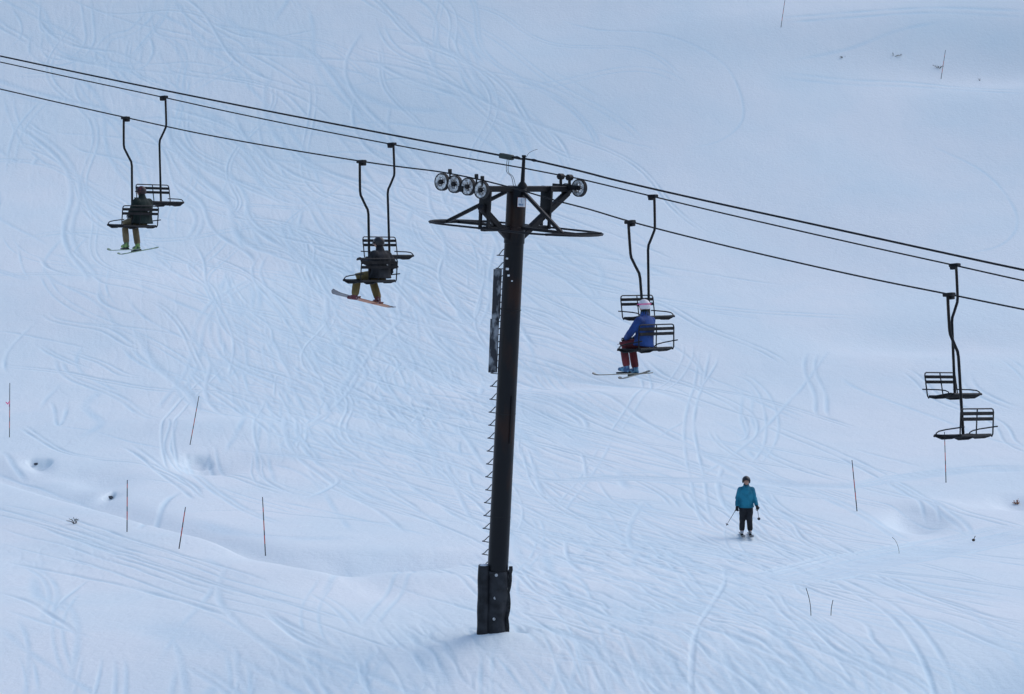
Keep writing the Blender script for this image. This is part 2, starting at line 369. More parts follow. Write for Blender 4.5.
traced = [  # (pixels on the photograph's slope, strands, spacing, width, depth)
 ([(740,582),(768,578),(800,575),(835,567),(862,560),(890,556),(930,549),(970,541),(1040,528)], 10, .27, .17, .14),
 ([(768,530),(780,540),(795,548),(815,555),(845,563)], 2, .28, .07, .07), ([(786,521),(798,535),(815,546),(835,553),(860,561)], 2, .25, .07, .08),
 ([(755,538),(768,545),(785,553),(800,562),(815,570)], 2, .25, .07, .07), ([(865,572),(885,582),(915,592),(950,604),(985,617),(1040,628)], 2, .3, .08, .09),
 ([(878,573),(900,583),(930,595),(960,606),(1000,618),(1040,622)], 1, 0, .08, .09), ([(828,580),(845,588),(870,596)], 1, 0, .08, .08),
 ([(893,606),(915,616),(940,620),(965,630),(1000,647),(1040,660)], 1, 0, .09, .1), ([(768,590),(785,610),(805,625),(822,645),(832,665)], 2, .3, .07, .06),
 ([(800,617),(820,630),(850,655),(868,665)], 2, .2, .08, .07), ([(785,575),(800,590),(809,600)], 1, 0, .07, .07), ([(860,620),(870,632),(880,645),(893,668)], 1, 0, .08, .07),
 ([(640,360),(660,375),(690,385),(715,395),(735,405),(748,415),(752,430),(745,440),(720,445)], 2, .35, .09, .07), ([(650,380),(680,390),(700,405)], 1, 0, .09, .07),
 ([(704,350),(698,385),(690,420),(692,450),(697,480),(702,510),(712,530)], 2, .4, .08, .07), ([(512,397),(540,400),(565,410),(580,420),(585,432)], 2, .3, .12, .08),
 ([(500,410),(540,425),(560,435),(580,447)], 3, .3, .1, .07), ([(560,435),(600,465),(630,472),(680,470)], 2, .3, .1, .08), ([(730,372),(750,380),(765,395),(772,420),(768,445),(755,465)], 2, .4, .09, .06),
 ([(690,350),(700,370),(702,385),(712,370),(718,355)], 1, 0, .08, .06), ([(650,440),(670,430),(690,415)], 1, 0, .1, .07), ([(830,350),(790,400),(745,445),(700,475)], 1, 0, .12, .05),
 ([(512,475),(560,480),(620,478),(680,480),(740,480),(800,484),(850,485),(890,478),(930,472),(980,468),(1040,467)], 4, .24, .16, .13), ([(760,492),(800,496),(860,500)], 2, .25, .09, .07),
 ([(512,500),(560,505),(620,500),(680,505)], 2, .3, .1, .06),
 ([(288,412),(293,430),(300,445),(308,457)], 2, .45, .09, .09), ([(230,448),(290,455),(330,460),(365,462)], 2, .2, .12, .09), ([(312,422),(330,437),(350,452),(365,465)], 1, 0, .1, .08),
 ([(350,430),(380,440),(410,450),(435,458),(470,470),(485,480)], 2, .25, .09, .08), ([(318,464),(330,472),(340,480),(325,490),(300,500)], 1, 0, .12, .08), ([(375,480),(390,490),(405,500),(420,512)], 1, 0, .1, .08),
 ([(180,512),(250,510),(300,515),(380,522),(410,528)], 1, 0, .08, .08), ([(190,520),(240,533),(300,537),(360,537)], 2, .2, .08, .08), ([(305,362),(325,370),(345,380),(350,385)], 2, .35, .1, .07), ([(280,370),(310,378),(350,384)], 1, 0, .1, .07),
 ([(43,313),(55,320),(80,325),(105,330),(130,345),(150,350)], 2, .35, .1, .08), ([(68,262),(90,275),(105,283),(130,288),(150,295)], 1, 0, .12, .09), ([(97,285),(98,297),(108,305),(125,312),(140,315)], 1, 0, .12, .08),
 ([(37,255),(45,265),(60,272),(85,278)], 1, 0, .12, .09), ([(-10,330),(25,335),(60,342),(90,350)], 1, 0, .1, .08), ([(115,257),(140,265),(175,275)], 2, .3, .1, .07), ([(190,300),(220,307),(256,320)], 1, 0, .1, .07), ([(55,226),(70,232),(92,240)], 1, 0, .13, .09),
 ([(8,95),(12,115),(22,135),(35,150),(55,165),(70,174),(105,192)], 2, .5, .12, .08), ([(25,120),(40,130),(55,137)], 1, 0, .12, .09), ([(65,140),(80,150),(105,155),(125,160),(160,170)], 1, 0, .12, .09),
 ([(40,-5),(40,28),(60,35),(75,42),(95,53)], 1, 0, .12, .1), ([(85,-5),(88,20),(90,40),(80,55),(60,62),(45,60),(35,50),(38,30)], 2, .6, .14, .07), ([(8,0),(14,12),(22,24),(20,36),(8,48)], 1, 0, .13, .08),
 ([(155,5),(145,18),(130,32),(110,38),(102,48),(103,60),(115,66),(138,66),(147,52),(143,40),(130,36)], 2, .6, .14, .07), ([(200,60),(205,45),(225,40),(240,50),(235,65),(215,75),(185,92)], 2, .6, .14, .07), ([(150,10),(152,25),(160,35),(185,40),(205,47)], 1, 0, .13, .1),
 ([(60,-5),(90,8),(130,22),(165,30),(200,38),(230,50),(260,56)], 1, 0, .13, .1), ([(110,50),(130,58),(148,64),(190,62),(230,68)], 1, 0, .12, .09),
 ([(-10,365),(60,372),(110,382),(160,390),(220,392),(260,400)], 2, .3, .1, .08), ([(60,350),(100,362),(125,375),(150,378)], 2, .3, .09, .07), ([(50,400),(55,415),(60,425),(67,403)], 1, 0, .12, .08),
 ([(20,425),(60,450),(100,458),(150,465),(190,485),(200,497)], 2, .25, .09, .08), ([(125,445),(150,460),(175,480),(200,500)], 2, .4, .1, .09), ([(138,530),(165,505),(180,490)], 1, 0, .12, .08), ([(0,450),(15,465),(25,485)], 1, 0, .14, .09),
 ([(-10,590),(30,602),(60,620),(78,640)], 1, 0, .11, .09), ([(260,608),(290,628),(320,645),(350,655)], 3, .12, .11, .09), ([(230,640),(240,670),(245,700)], 1, 0, .1, .07), ([(460,560),(490,575),(512,590),(560,600),(610,618),(640,622)], 2, .2, .08, .07),
 ([(512,610),(560,620),(600,632),(640,640),(660,652)], 2, .25, .08, .07), ([(512,650),(580,660),(640,668),(700,676),(740,690)], 2, .25, .08, .06), ([(512,565),(530,585),(560,600),(600,615),(660,640),(720,665)], 2, .25, .08, .07),
 ([(10,158),(13,163)], 2, .3, .2, .12), ([(18,163),(25,158)], 1, 0, .2, .14), ([(31,165),(39,157)], 1, 0, .2, .14),
 ([(515,250),(560,262),(620,272),(700,278)], 1, 0, .12, .05), ([(540,272),(600,285),(660,300),(760,312),(860,318)], 2, .4, .12, .05), ([(560,20),(600,30),(660,34),(720,60),(740,90),(742,120),(720,140),(690,148)], 1, 0, .13, .05),
 ([(548,70),(580,85),(600,100)], 1, 0, .13, .05), ([(590,130),(620,140),(660,150)], 1, 0, .12, .05), ([(930,145),(980,170),(1010,200),(1018,225),(1000,245),(960,255)], 1, 0, .14, .04), ([(780,75),(850,82),(930,86),(1030,92)], 2, .5, .2, .05),
 ([(780,20),(860,14),(940,10),(1030,14)], 2, .5, .2, .06), ([(790,60),(850,48),(900,30),(950,20)], 1, 0, .2, .05),
]
for pix, ns, sp_, w_, d_ in traced:
    if min(q[1] for q in pix) < 160: d_ *= .75; w_ *= .8
    P = spl(pix)
    for k in range(ns):
        o = (k - (ns - 1) / 2) * sp_
        Q = off(P, o); Q[:, 0] += .05 * np.sin(np.linspace(0, 9, len(Q)) + k * 2)
        carve(Q, w_ * (1 + .2 * random.random()), d_ * (.7 + .5 * random.random()))
for pix, w_, d_ in (([(740,582),(768,578),(800,575),(835,568),(862,561),(890,557),(930,550),(970,542),(1040,529)], 1.35, .24), ([(830,571),(880,560),(940,549),(1040,534)], 1.3, .2),
                    ([(690,480),(740,480),(800,484),(850,485),(890,479),(930,473),(980,469),(1040,468)], .8, .22), ([(190,520),(240,533),(300,538),(360,538)], .5, .06), ([(240,448),(290,455),(330,460),(380,463)], .7, .08),
                    ([(500,405),(535,418),(560,432),(590,452)], .9, .07), ([(985,697),(1000,688),(1040,676)], 1.2, .2), ([(600,590),(640,610),(670,640)], 1.6, .08), ([(395,628),(415,650),(440,690)], .7, .09), ([(150,620),(190,640),(230,655)], .9, .07)):
    carve(spl(pix), w_, d_, pk_shade=.75)
# streaks along the crest of the bank
for k in range(16):
    dy = random.uniform(3, 48); x0 = random.uniform(-60, 150); x1 = x0 + random.uniform(120, 330)
    xs = np.linspace(x0, x1, 6); ys = np.interp(xs, [-60, 60, 150, 230, 310, 390, 470, 560], [480, 512, 541, 566, 587, 612, 640, 655]) + dy + np.array([random.uniform(-2, 2) for _ in xs])
    carve(spl(list(zip(xs, ys)), 4), random.uniform(.05, .09), random.uniform(.03, .065))
# runs: skiers and boarders turning down the fall line
def run(x, y, n, yaw0, ampl, wl, step=.35):
    P = [(x, y)]; ph = random.uniform(0, 6.28)
    for i in range(n):
        a = yaw0 + ampl * math.sin(ph + i * step / wl * 6.28) + .25 * math.sin(i * .05 + ph)
        x += math.sin(a) * step; y -= math.cos(a) * step; P.append((x, y))
    return np.array(P)
zones = [  # px range, py range, count, yaw, amplitude, wavelength, length steps
 (-40, 470, -30, 330, 180, .65, .38, 13, (14, 70)), (180, 520, 200, 500, 270, .42, .22, 12, (12, 60)), (480, 800, 400, 694, 230, .3, .10, 12, (14, 60)),
 (560, 1040, 330, 520, 26, .15, .35, 10, (14, 45)), (480, 1000, -20, 250, 12, .6, .8, 16, (15, 45)), (-40, 480, 540, 710, 60, .3, .25, 14, (12, 40)), (-40, 260, 330, 520, 40, .5, .5, 9, (8, 40)), (760, 900, 580, 700, 40, .15, .2, 7, (8, 30)),
 (-300, 1300, -60, 500, 60, .45, .35, 14, (20, 60))]
CALM = [(770, 1060, 380, 700, .85), (-60, 250, 385, 560, .75), (230, 470, 470, 560, .6), (300, 480, 590, 640, .8), (560, 1060, -80, 340, .93), (540, 700, 370, 440, .7), (-60, 60, 150, 400, .4), (500, 700, 655, 700, .4)]
for zi, (xa, xb, ya, yb, cnt, yaw, am, wl, (la, lb)) in enumerate(zones):
    for k in range(cnt):
        q = hit(random.uniform(xa, xb), random.uniform(ya, yb), ground)
        qx, qy = proj(q)
        if any(x0 < qx < x1 and y0 < qy < y1 and random.random() < pr for x0, x1, y0, y1, pr in CALM): continue
        fl = min(1, max(.18, (q.y - 75) / 45))
        P = run(q.x, q.y, random.randint(la, lb), yaw + random.gauss(0, .28) * max(.35, fl), am * random.uniform(.4, 1.4) * fl, wl * random.uniform(.7, 1.6))
        far = 1 if q.y < 95 else 1.2
        w_ = random.uniform(.05, .10) * far * random.choice((1, 1, 1, 1.7)); d_ = random.choice((.02, .03, .05, .075)) * far * (.6 if zi == 4 else 1)
        if q.y < 62: d_ *= .7
        if random.random() < .5:
            carve(P, w_, d_); carve(off(P, random.uniform(.2, .45)), w_, d_ * .9)
        else: carve(P, w_ * 1.5, d_ * 1.15)
# ploughed and trodden snow
def fbm(x, y, s, o=4):
    r = 0; a = 1; t = 0
    for k in range(o): r = r + a * vnoise(x / s + 13 * k, y / s + 7 * k); t += a; a *= .55; s *= .5
    return r / t
rough = np.zeros(Xc.shape)
for px, py, a, sx, sy in ((640, 620, 1.0, 2.6, 5.0), (420, 655, 1.0, .9, 2.4), (330, 665, .7, 1.4, 1.2), (600, 560, .7, 3, 5), (400, 400, .75, 4, 9), (60, 560, .35, 3, 3), (760, 660, .9, 2.5, 2), (250, 300, .45, 6, 12), (720, 560, .5, 3, 4), (505, 628, .8, .7, .6), (150, 60, .5, 8, 10)):
    p = G(px, py); rough += a * g2(Xc, Yc, p.x, p.y, sx, sy)
rough = np.clip(rough, 0, 1)
lump = fbm(Xc, Yc * .5, .5, 4)
ridg = np.abs(fbm(Xc + Yc * .2, Yc * .16, .5, 3))
sm = fbm(Xc, Yc, 3.2, 4) * .07
disp = disp + (rough * (lump * .03 - np.clip(.12 - ridg, 0, 1) * .18)).astype(np.float32) + (.012 * lump).astype(np.float32) + sm.astype(np.float32)
pack_shade = np.clip(pack_shade + (rough * np.clip(.12 - ridg, 0, 1) * 4).astype(np.float32), 0, 1)  # creases of the trodden snow take the same painted shade
e = np.ones(Xc.shape, np.float32)
e *= np.clip((Yc - DC[0]) / 1.5, 0, 1).astype(np.float32) * np.clip((DC[-1] - Yc) / 4, 0, 1).astype(np.float32) * np.clip((.268 - np.abs(Xc / Yc)) / .01, 0, 1).astype(np.float32)
ZZ[core] += disp * e
PK_SHADE = np.zeros(ZZ.shape, np.float32); PK_SHADE[core] = pack_shade * e
nr, nc = ZZ.shape
me = bpy.data.meshes.new('snow_ground')
me.vertices.add(nr * nc); me.vertices.foreach_set('co', np.stack([XX, YY, ZZ], -1).astype(np.float32).ravel())
a = (np.arange(nr - 1)[:, None] * nc + np.arange(nc - 1)[None]).ravel()
quad = np.stack([a, a + 1, a + nc + 1, a + nc], 1).astype(np.int32).ravel(); nf = len(a)
me.loops.add(nf * 4); me.loops.foreach_set('vertex_index', quad)
me.polygons.add(nf); me.polygons.foreach_set('loop_start', np.arange(0, nf * 4, 4, dtype=np.int32)); me.polygons.foreach_set('use_smooth', np.ones(nf, bool))
at_ = me.attributes.new('packed_shade', 'FLOAT', 'POINT'); at_.data.foreach_set('value', PK_SHADE.ravel())
me.update(calc_edges=True)
SNOW = bpy.data.objects.new('snow_ground', me); col.objects.link(SNOW); tag(SNOW, kind='structure')
def snow_mat():
    m = bpy.data.materials.new('snow'); m.use_nodes = True; nt = m.node_tree; b = nt.nodes['Principled BSDF']
    b.inputs['Roughness'].default_value = .85; b.inputs['Specular IOR Level'].default_value = .2
    A = nt.nodes.new('ShaderNodeAttribute'); A.attribute_name = 'packed_shade'
    tc = nt.nodes.new('ShaderNodeTexCoord')
    n1 = nt.nodes.new('ShaderNodeTexNoise'); n1.inputs['Scale'].default_value = .16; n1.inputs['Detail'].default_value = 7; nt.links.new(tc.outputs['Object'], n1.inputs['Vector'])
    r1 = nt.nodes.new('ShaderNodeValToRGB'); r1.color_ramp.elements[0].position = .38; r1.color_ramp.elements[0].color = (.765, .86, .90, 1); r1.color_ramp.elements[1].position = .62; r1.color_ramp.elements[1].color = (.825, .88, .905, 1)
    nt.links.new(n1.outputs['Fac'], r1.inputs[0])
    mx = nt.nodes.new('ShaderNodeMix'); mx.data_type = 'RGBA'; mx.inputs['B'].default_value = (.60, .775, .87, 1)  # bluer, darker tint: sky-lit shade painted into the packed grooves
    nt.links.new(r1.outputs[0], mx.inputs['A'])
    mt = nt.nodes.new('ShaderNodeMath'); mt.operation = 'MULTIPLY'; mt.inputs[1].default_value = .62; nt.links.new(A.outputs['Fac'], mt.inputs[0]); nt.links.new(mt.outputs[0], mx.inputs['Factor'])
    nt.links.new(mx.outputs['Result'], b.inputs['Base Color'])
    n2 = nt.nodes.new('ShaderNodeTexNoise'); n2.inputs['Scale'].default_value = 6; n2.inputs['Detail'].default_value = 9; n2.inputs['Roughness'].default_value = .65; nt.links.new(tc.outputs['Object'], n2.inputs['Vector'])
    bp = nt.nodes.new('ShaderNodeBump'); bp.inputs['Strength'].default_value = .5; bp.inputs['Distance'].default_value = .05
    nt.links.new(n2.outputs['Fac'], bp.inputs['Height']); nt.links.new(bp.outputs[0], b.inputs['Normal'])
    return m
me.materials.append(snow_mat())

# ------------------------------------------------------------------ lift geometry
TH = R(42)
D3 = Vector((math.cos(TH), -math.sin(TH), 0))      # downhill along the line
W3 = Vector((math.sin(TH), math.cos(TH), 0))       # towards the far strand
Z3 = Vector((0, 0, 1))
GA = 1.65
TB = G(493.5, 631); TB = TB - Z3 * .5
HEAD = at(517, 186, TB.y - .75)
AX = (HEAD - TB).normalized(); H = (HEAD - TB).length
X3 = (D3 - AX * D3.dot(AX)).normalized()           # the head's own axes, tilted with the mast
V3 = (W3 - AX * W3.dot(AX)).normalized()
def onplane(px, py, w):
    """point seen at px,py in the vertical plane of a strand (w metres towards the far side of the mast head)"""
    d = ray(px, py); N = W3; o = HEAD + W3 * w
    return CAM + d * ((o - CAM).dot(N) / d.dot(N))
near_px = [(-160, 54), (-80, 71), (0, 89), (63, 103.5), (128, 118), (200, 133.5), (280, 148), (363, 161.5), (400, 166.8), (441, 172)]
near_px2 = [(482, 180.2), (520, 190), (555, 200.3), (590, 209.5), (632, 222), (700, 239.5), (780, 258.5), (870, 278.5), (950, 294.5), (1024, 309.5), (1110, 326), (1200, 342)]
far_px = [(-160, 30), (-80, 45.5), (0, 62), (80, 79.5), (162, 97), (230, 112), (310, 128.5), (390, 144), (460, 157), (520, 167.5), (560, 175.2)]
far_px2 = [(580, 179), (620, 188.5), (651, 196), (720, 212.5), (800, 231), (880, 249), (953, 265), (1024, 280.8), (1110, 299), (1200, 317)]
com_px = [(-160, 22), (0, 56), (80, 73), (160, 89.5), (260, 109.5), (340, 125), (420, 140.3), (470, 149.5), (500, 155.3), (521.5, 159)]
com_px2 = [(523, 158.6), (537, 161), (580, 171), (620, 181.2), (700, 199.5), (780, 217), (860, 234.5), (940, 252), (1024, 270), (1200, 306)]
def rope(name, pxs, w, r, label, cat, group, extra=None):
    pts = []
    for l in pxs: pts += [onplane(x, y, w) for x, y in l]
    mb = MB(); P = smoothpath(pts, 5)
    mb.tube(P, r * .78, 8)
    o = mb.build(name, M['rope'], origin=P[0]); tag(o, label, cat, group)
    return pts
rope('haul_rope', [near_px, near_px2], -GA, .019, 'lowest of the three steel cables, nearer haul rope carrying the occupied uphill chairs', 'cable', 'lift cables')
rope('haul_rope', [far_px, far_px2], GA, .019, 'middle of the three steel cables, farther haul rope carrying the empty downhill chairs', 'cable', 'lift cables')
CE = empty('signal_cable', HEAD + AX * .62)
tag(CE, 'topmost thin cable resting on the short post above the lift tower, with a small box', 'cable', 'lift cables')
mb = MB(); mb.tube(smoothpath([onplane(x, y, 0) for x, y in com_px + com_px2], 5), .02, 8); mb.build('cable', M['rope'], CE)
bc = onplane(506.5, 156.6, 0); bc2 = onplane(530, 162.5, 0); dirc = (onplane(513, 158, 0) - onplane(500, 155.6, 0)).normalized()
mb = MB(); mb.box(bc, dirc, W3, dirc.cross(W3), .17, .06, .055, .015); mb.build('junction_box', M['rubberbox'], CE)
mb = MB(); q = onplane(517, 157.6, 0); mb.blob([(q - dirc * .07, .022), (q, .035), (q + dirc * .07, .022)]); mb.build('clamp', M['steel'], CE)
mb = MB(); q = onplane(534, 160.3, 0); mb.blob([(q - dirc * .08, .02), (q, .032), (q + dirc * .08, .02)]); mb.build('clamp', M['steel'], CE)
mb = MB(); mb.tube(smoothpath([onplane(526, 157.5, 0), onplane(529, 153, 0), onplane(534, 150.3, 0), onplane(537.5, 149.3, 0)]), .005, 5); mb.build('loose_wire', M['alu'], CE)

# ------------------------------------------------------------------ tower
T = empty('lift_tower', TB + AX * .45)
tag(T, 'dark steel chairlift tower, a single leaning tube mast with pulley wheels at its head', 'lift tower')
mb = MB()
mb.lathe(TB, AX, [(.222, -.6), (.22, 1.0), (.212, H * .5), (.203, H - 1.25), (.203, H - 1.2), (.216, H - 1.19), (.216, H - .86), (.205, H - .85), (.205, H - .02), (.19, H)], 28)
mast = mb.build('mast', M['mast'], T)
mast.data.transform(Matrix.Identity(4))
def HP(x, w, z): return HEAD + X3 * x + V3 * w + AX * z
mb = MB(); mb.bar(HP(0, -1.72, -.06), HP(0, 1.75, -.06), .13, .12, AX, .01); mb.build('crossarm', M['steel'], T)
mb = MB(); mb.bar(HP(0, -1.0, -.88), HP(0, 1.0, -.88), .11, .10, AX, .01); mb.build('lower_beam', M['steel'], T)
for sgn in (-1, 1):
    mb = MB(); mb.bar(HP(0, sgn * .12, -1.12), HP(0, (1.62 if sgn > 0 else -1.08), (-.14 if sgn > 0 else -.42)), .12, .13, AX, .01); mb.build('strut', M['steel'], T)
    for dx in (-.11, .11):
        mb = MB(); mb.bar(HP(dx, sgn * .95, -.0), HP(dx, sgn * .95, -.9), .055, .055, X3); mb.build('hanger_post', M['steel'], T)
    mb = MB(); mb.box(HP(0, sgn * .95, -.32), X3, AX, V3, .15, .24, .035, .01); mb.build('mounting_plate', M['steel'], T)
    # brace out to the guard loop
    mb = MB(); mb.bar(HP(sgn * .1, 0, -.05), HP(sgn * 1.62, -.35, -.86), .07, .075, W3, .008); mb.build('brace', M['steel'], T)
    mb = MB(); mb.bar(HP(sgn * 1.62, -.86, -.87), HP(sgn * 1.62, .86, -.87), .05, .05, AX); mb.build('cross_tie', M['steel'], T)
    mb = MB(); mb.bar(HP(sgn * .15, 0, -.86), HP(sgn * 1.62, 0, -.87), .06, .06, AX); mb.build('loop_bearer', M['steel'], T)
wl, hl = 1.02, 1.06
loop = []
for k in range(13): a = -math.pi / 2 + math.pi * k / 12; loop.append(HP(hl + wl * math.cos(a), wl * math.sin(a), -.87))
for k in range(13): a = math.pi / 2 + math.pi * k / 12; loop.append(HP(-hl + wl * math.cos(a), wl * math.sin(a), -.87))
mb = MB(); mb.tube(loop, .021, 8, closed=True); mb.build('guard_loop', M['steel'], T)
mb = MB(); mb.lathe(HEAD + X3 * .15 - AX * .02, AX, [(.10, 0), (.10, .05), (.045, .12), (.034, .62), (.045, .63), (.045, .67)], 14); mb.build('cable_post', M['steel'], T)
for k, (dx, ph) in enumerate(((-.27, .03), (-.22, -.05))):
    mb = MB(); mb.tube(smoothpath([bc + dirc * (.02 + .05 * k) - Z3 * .05, bc + dirc * (.0 + .05 * k) - Z3 * .3, HEAD + X3 * (dx + .1) + AX * .18, HEAD + X3 * (-.1 + .06 * k) + AX * .0]), .006, 5); mb.build('signal_wire', M['steel'], T)
# sheaves
def sheave(c, ax, r):
    c = Vector(c)
    mb = MB()
    mb.lathe(c, ax, [(r * .50, -.022), (r * .56, -.034), (r * .86, -.036), (r * .86, .036), (r * .56, .034), (r * .50, .022)], 30, True)
    for i in range(6):
        a = i * math.pi / 3 + .3; t = X3 * math.cos(a) + AX * math.sin(a)
        mb.bar(c + t * r * .12, c + t * r * .54, .028, .03, ax)
    s = mb.build('sheave', M['frost'], T)
    mb = MB(); mb.lathe(c, ax, [(r * .87, -.04), (r * .985, -.045), (r, -.035), (r * .93, 0), (r, .035), (r * .985, .045), (r * .87, .04)], 30, True)
    t = mb.build('tyre', M['rubber'], s, origin=T.location)
    mb = MB(); mb.lathe(c, ax, [(.028, -.075), (.045, -.07), (.05, -.045), (.05, .045), (.045, .07), (.028, .075)], 14); mb.build('hub', M['steel'], s, origin=T.location)
RS = .182
nsh = [(442.2, 181.9), (454.8, 184.2), (468.3, 186.6), (481.8, 190.0)]
cs = [onplane(x, y, -GA) for x, y in nsh]
for c in cs: sheave(c, W3, RS)
mb = MB()
mb.bar(cs[0] + W3 * .085, cs[1] + W3 * .085, .035, .07); mb.bar(cs[2] + W3 * .085, cs[3] + W3 * .085, .035, .07)
m01 = (cs[0] + cs[1]) / 2; m23 = (cs[2] + cs[3]) / 2
mb.bar(m01 + W3 * .13 + Z3 * .05, m23 + W3 * .13 + Z3 * .05, .04, .09); mb.bar(m01.lerp(m23, .5) + W3 * .13, HP(0, -1.66, -.04), .06, .1)
mb.build('sheave_beam', M['steel'], T)
fsh = [(566.5, 189.3), (579.3, 188.0)]
cf = [onplane(x, y, GA) for x, y in fsh]
sheave(cf[0] , W3, .13); sheave(cf[1], W3, .19)
mb = MB(); mb.bar(HP(-.4, 1.6, -.02), cf[1] - W3 * .1, .05, .10); mb.bar(cf[0] - W3 * .1 - D3 * .1, cf[1] - W3 * .1 + D3 * .02, .04, .07)
mb.bar(HP(0, 1.55, -.04), HP(.1, 1.62, .02), .09, .07, AX)
mb.build('sheave_beam', M['steel'], T)
for c, s in ((onplane(451.3, 171.5, -GA), .05), (onplane(477.8, 176.5, -GA), .05), (onplane(483.7, 178, -GA), .04)):
    mb = MB(); mb.box(c - W3 * .04, D3, W3, Z3, .03, .03, s, .006); mb.bar(c - W3 * .04, c - W3 * .04 - Z3 * .16, .025, .025, D3); mb.build('rope_catcher', M['steel'], T)
for px_, py_ in ((560.8, 176.5), (569.5, 177.5)):
    c = onplane(px_, py_, GA - .1); mb = MB(); mb.lathe(c, W3, [(.03, -.07), (.065, -.06), (.065, .06), (.03, .07)], 12); mb.bar(c, c - Z3 * .22, .05, .04, D3); mb.build('rope_catcher', M['steel'], T)
# sign near the top, facing the viewer's side
vn = (-W3 * .72 + D3 * .25).normalized(); vn = Vector((.13, -1, 0)).normalized(); vx = Vector((0, 0, 1)).cross(vn) * -1; vx = AX.cross(vn) * -1; vx.normalize()
if vx.x < 0: vx = -vx
sc_ = at(521.6, 202.3, HEAD.y - .24)
mb = MB(); mb.box(sc_, vx, AX, vn, .082, .095, .006, .002); sg = mb.build('sign', M['sign'], T)
mb = MB(); mb.box(sc_ + vn * .008 - AX * .05 - vx * .01, vx, AX, vn, .05, .02, .002); mb.box(sc_ + vn * .008 + AX * .03 - vx * .005, vx, AX, vn, .005, .045, .002); mb.build('sign_mark', M['signblue'], sg, origin=T.location)
mb = MB(); mb.box(sc_ - vn * .004, vx, AX, vn, .086, .099, .003); mb.build('sign_border', M['signred'], sg, origin=T.location)
# small plates and stickers down the mast
for px_, py_, s in ((507.0, 258.5, .022), (507.3, 269, .03), (508.5, 275.5, .024), (512, 281, .016)):
    c = at(px_, py_, HEAD.y - .19 - .0); mb = MB(); mb.box(c, vx, AX, vn, s, s * .8, .012, .004); mb.build('sticker', M['sign'], T)
for zz in (.3, .52, .74):
    mb = MB(); mb.lathe(TB + AX * (H * zz), AX, [(.2, -.012), (.2145 + .004 * (1 - zz), -.008), (.2145 + .004 * (1 - zz), .008), (.2, .012)], 28); mb.build('weld_seam', M['steel'], T)
mb = MB(); mb.box(at(511, 420, (TB + AX * 4.6).y - .235), vx, AX, vn, .012, .5, .012, .003); mb.build('conduit', M['steel'], T)
# step irons up the uphill side
ux = -X3; z = 1.55
k = 0
while z < H - 1.25:
    s0 = TB + AX * z
    zz = .2; q = random.uniform(-.015, .015)
    pts = [s0 + ux * .2 + V3 * -.02, s0 + ux * (.45 + q) - V3 * .02 - AX * .01, s0 + ux * (.45 + q) + V3 * .05, s0 + ux * .31 + AX * (zz * .55), s0 + ux * .19 + V3 * .05 + AX * zz]
    mb = MB(); mb.tube(pts, .0105, 6); mb.build('step_iron', M['steel'], T); z += .277; k += 1
b0 = at(497.8, 269, HEAD.y + .35); b1 = at(493.6, 372.5, HEAD.y + .35)
bx = Vector((.97, -.2, 0)).normalized(); mb = MB(); ay = (b0 - b1).normalized()
bm1 = b1 + (b0 - b1) * .52
mb.box((b0 + bm1) / 2, bx, bx.cross(ay), ay, .085, .03, (b0 - bm1).length / 2, .006); 
mb.box((b1 + bm1) / 2 - bx * .02, bx, bx.cross(ay), ay, .09, .028, (b1 - bm1).length / 2, .006)
mb.build('ladder_guard', M['board'], T)
# pads and wrap at the foot
pw = TB + AX * .2
c0 = at(483.2, 630, TB.y - .12); c1 = at(484.5, 565, TB.y - .12)
mb = MB(); ax2 = (c1 - c0).normalized(); a2, b2 = frame_for(ax2)
rings = []
for i in range(13):
    t = i / 12; c = c0 - ax2 * .35 + (c1 - c0 + ax2 * .35) * t
    rr = 1 + .04 * math.sin(t * 17)
    ring = []
    for j in range(20):
        an = 2 * math.pi * j / 20; ex = math.copysign(abs(math.cos(an))**.6, math.cos(an)); ey = math.copysign(abs(math.sin(an))**.6, math.sin(an))
        ring.append(mb.bm.verts.new(c + Vector((1, -.1, 0)) * ex * .13 * rr + Vector((.1, 1, 0)) * ey * .2 * rr))
    rings.append(ring)
mb.loft(rings); mb.build('pad', M['pad'], T)
mb = MB(); mb.ball(c1 + Vector((-.01, -.06, -.0)), .09, .12, .03); mb.build('snow_cap', M['snowclump'], T)
mb = MB(); rings = []
for i in range(14):
    t = i / 13; c = TB + AX * (.2 + 1.62 * t); ring = []
    for j in range(28):
        an = 2 * math.pi * j / 28; r_ = .245 + .014 * math.sin(an * 5 + t * 9) + .01 * math.sin(t * 30 + an * 2)
        ring.append(mb.bm.verts.new(c + X3 * r_ * math.cos(an) + V3 * r_ * math.sin(an)))
    rings.append(ring)
mb.loft(rings); mb.build('pad_wrap', M['pad'], T)
mb = MB(); g0 = []; fx = Vector((1, -.15, 0)).normalized()
for side in (0, 1):
    for i in range(22):
        t = i / 21; c = TB + AX * (.25 + 1.66 * t) + fx * (.235) + Vector((0, -.04 + .05 * side, 0))
        wv = .045 + .035 * abs(math.sin(t * 9.5)) + (.03 if t > .93 else 0)
        g0.append([mb.bm.verts.new(c), mb.bm.verts.new(c + fx * wv + Vector((0, .02 * math.sin(t * 14), 0)))])
for i in range(21):
    A, B = g0[i], g0[i + 1]; C_, D_ = g0[22 + i], g0[23 + i]
    mb.face((A[0], A[1], B[1], B[0])); mb.face((C_[0], D_[0], D_[1], C_[1])); mb.face((A[1], C_[1], D_[1], B[1])); mb.face((A[0], B[0], D_[0], C_[0]))
mb.face((g0[0][0], g0[22][0], g0[22][1], g0[0][1])); mb.face((g0[21][0], g0[21][1], g0[43][1], g0[43][0]))
mb.build('pad_flap', M['rubber'], T)
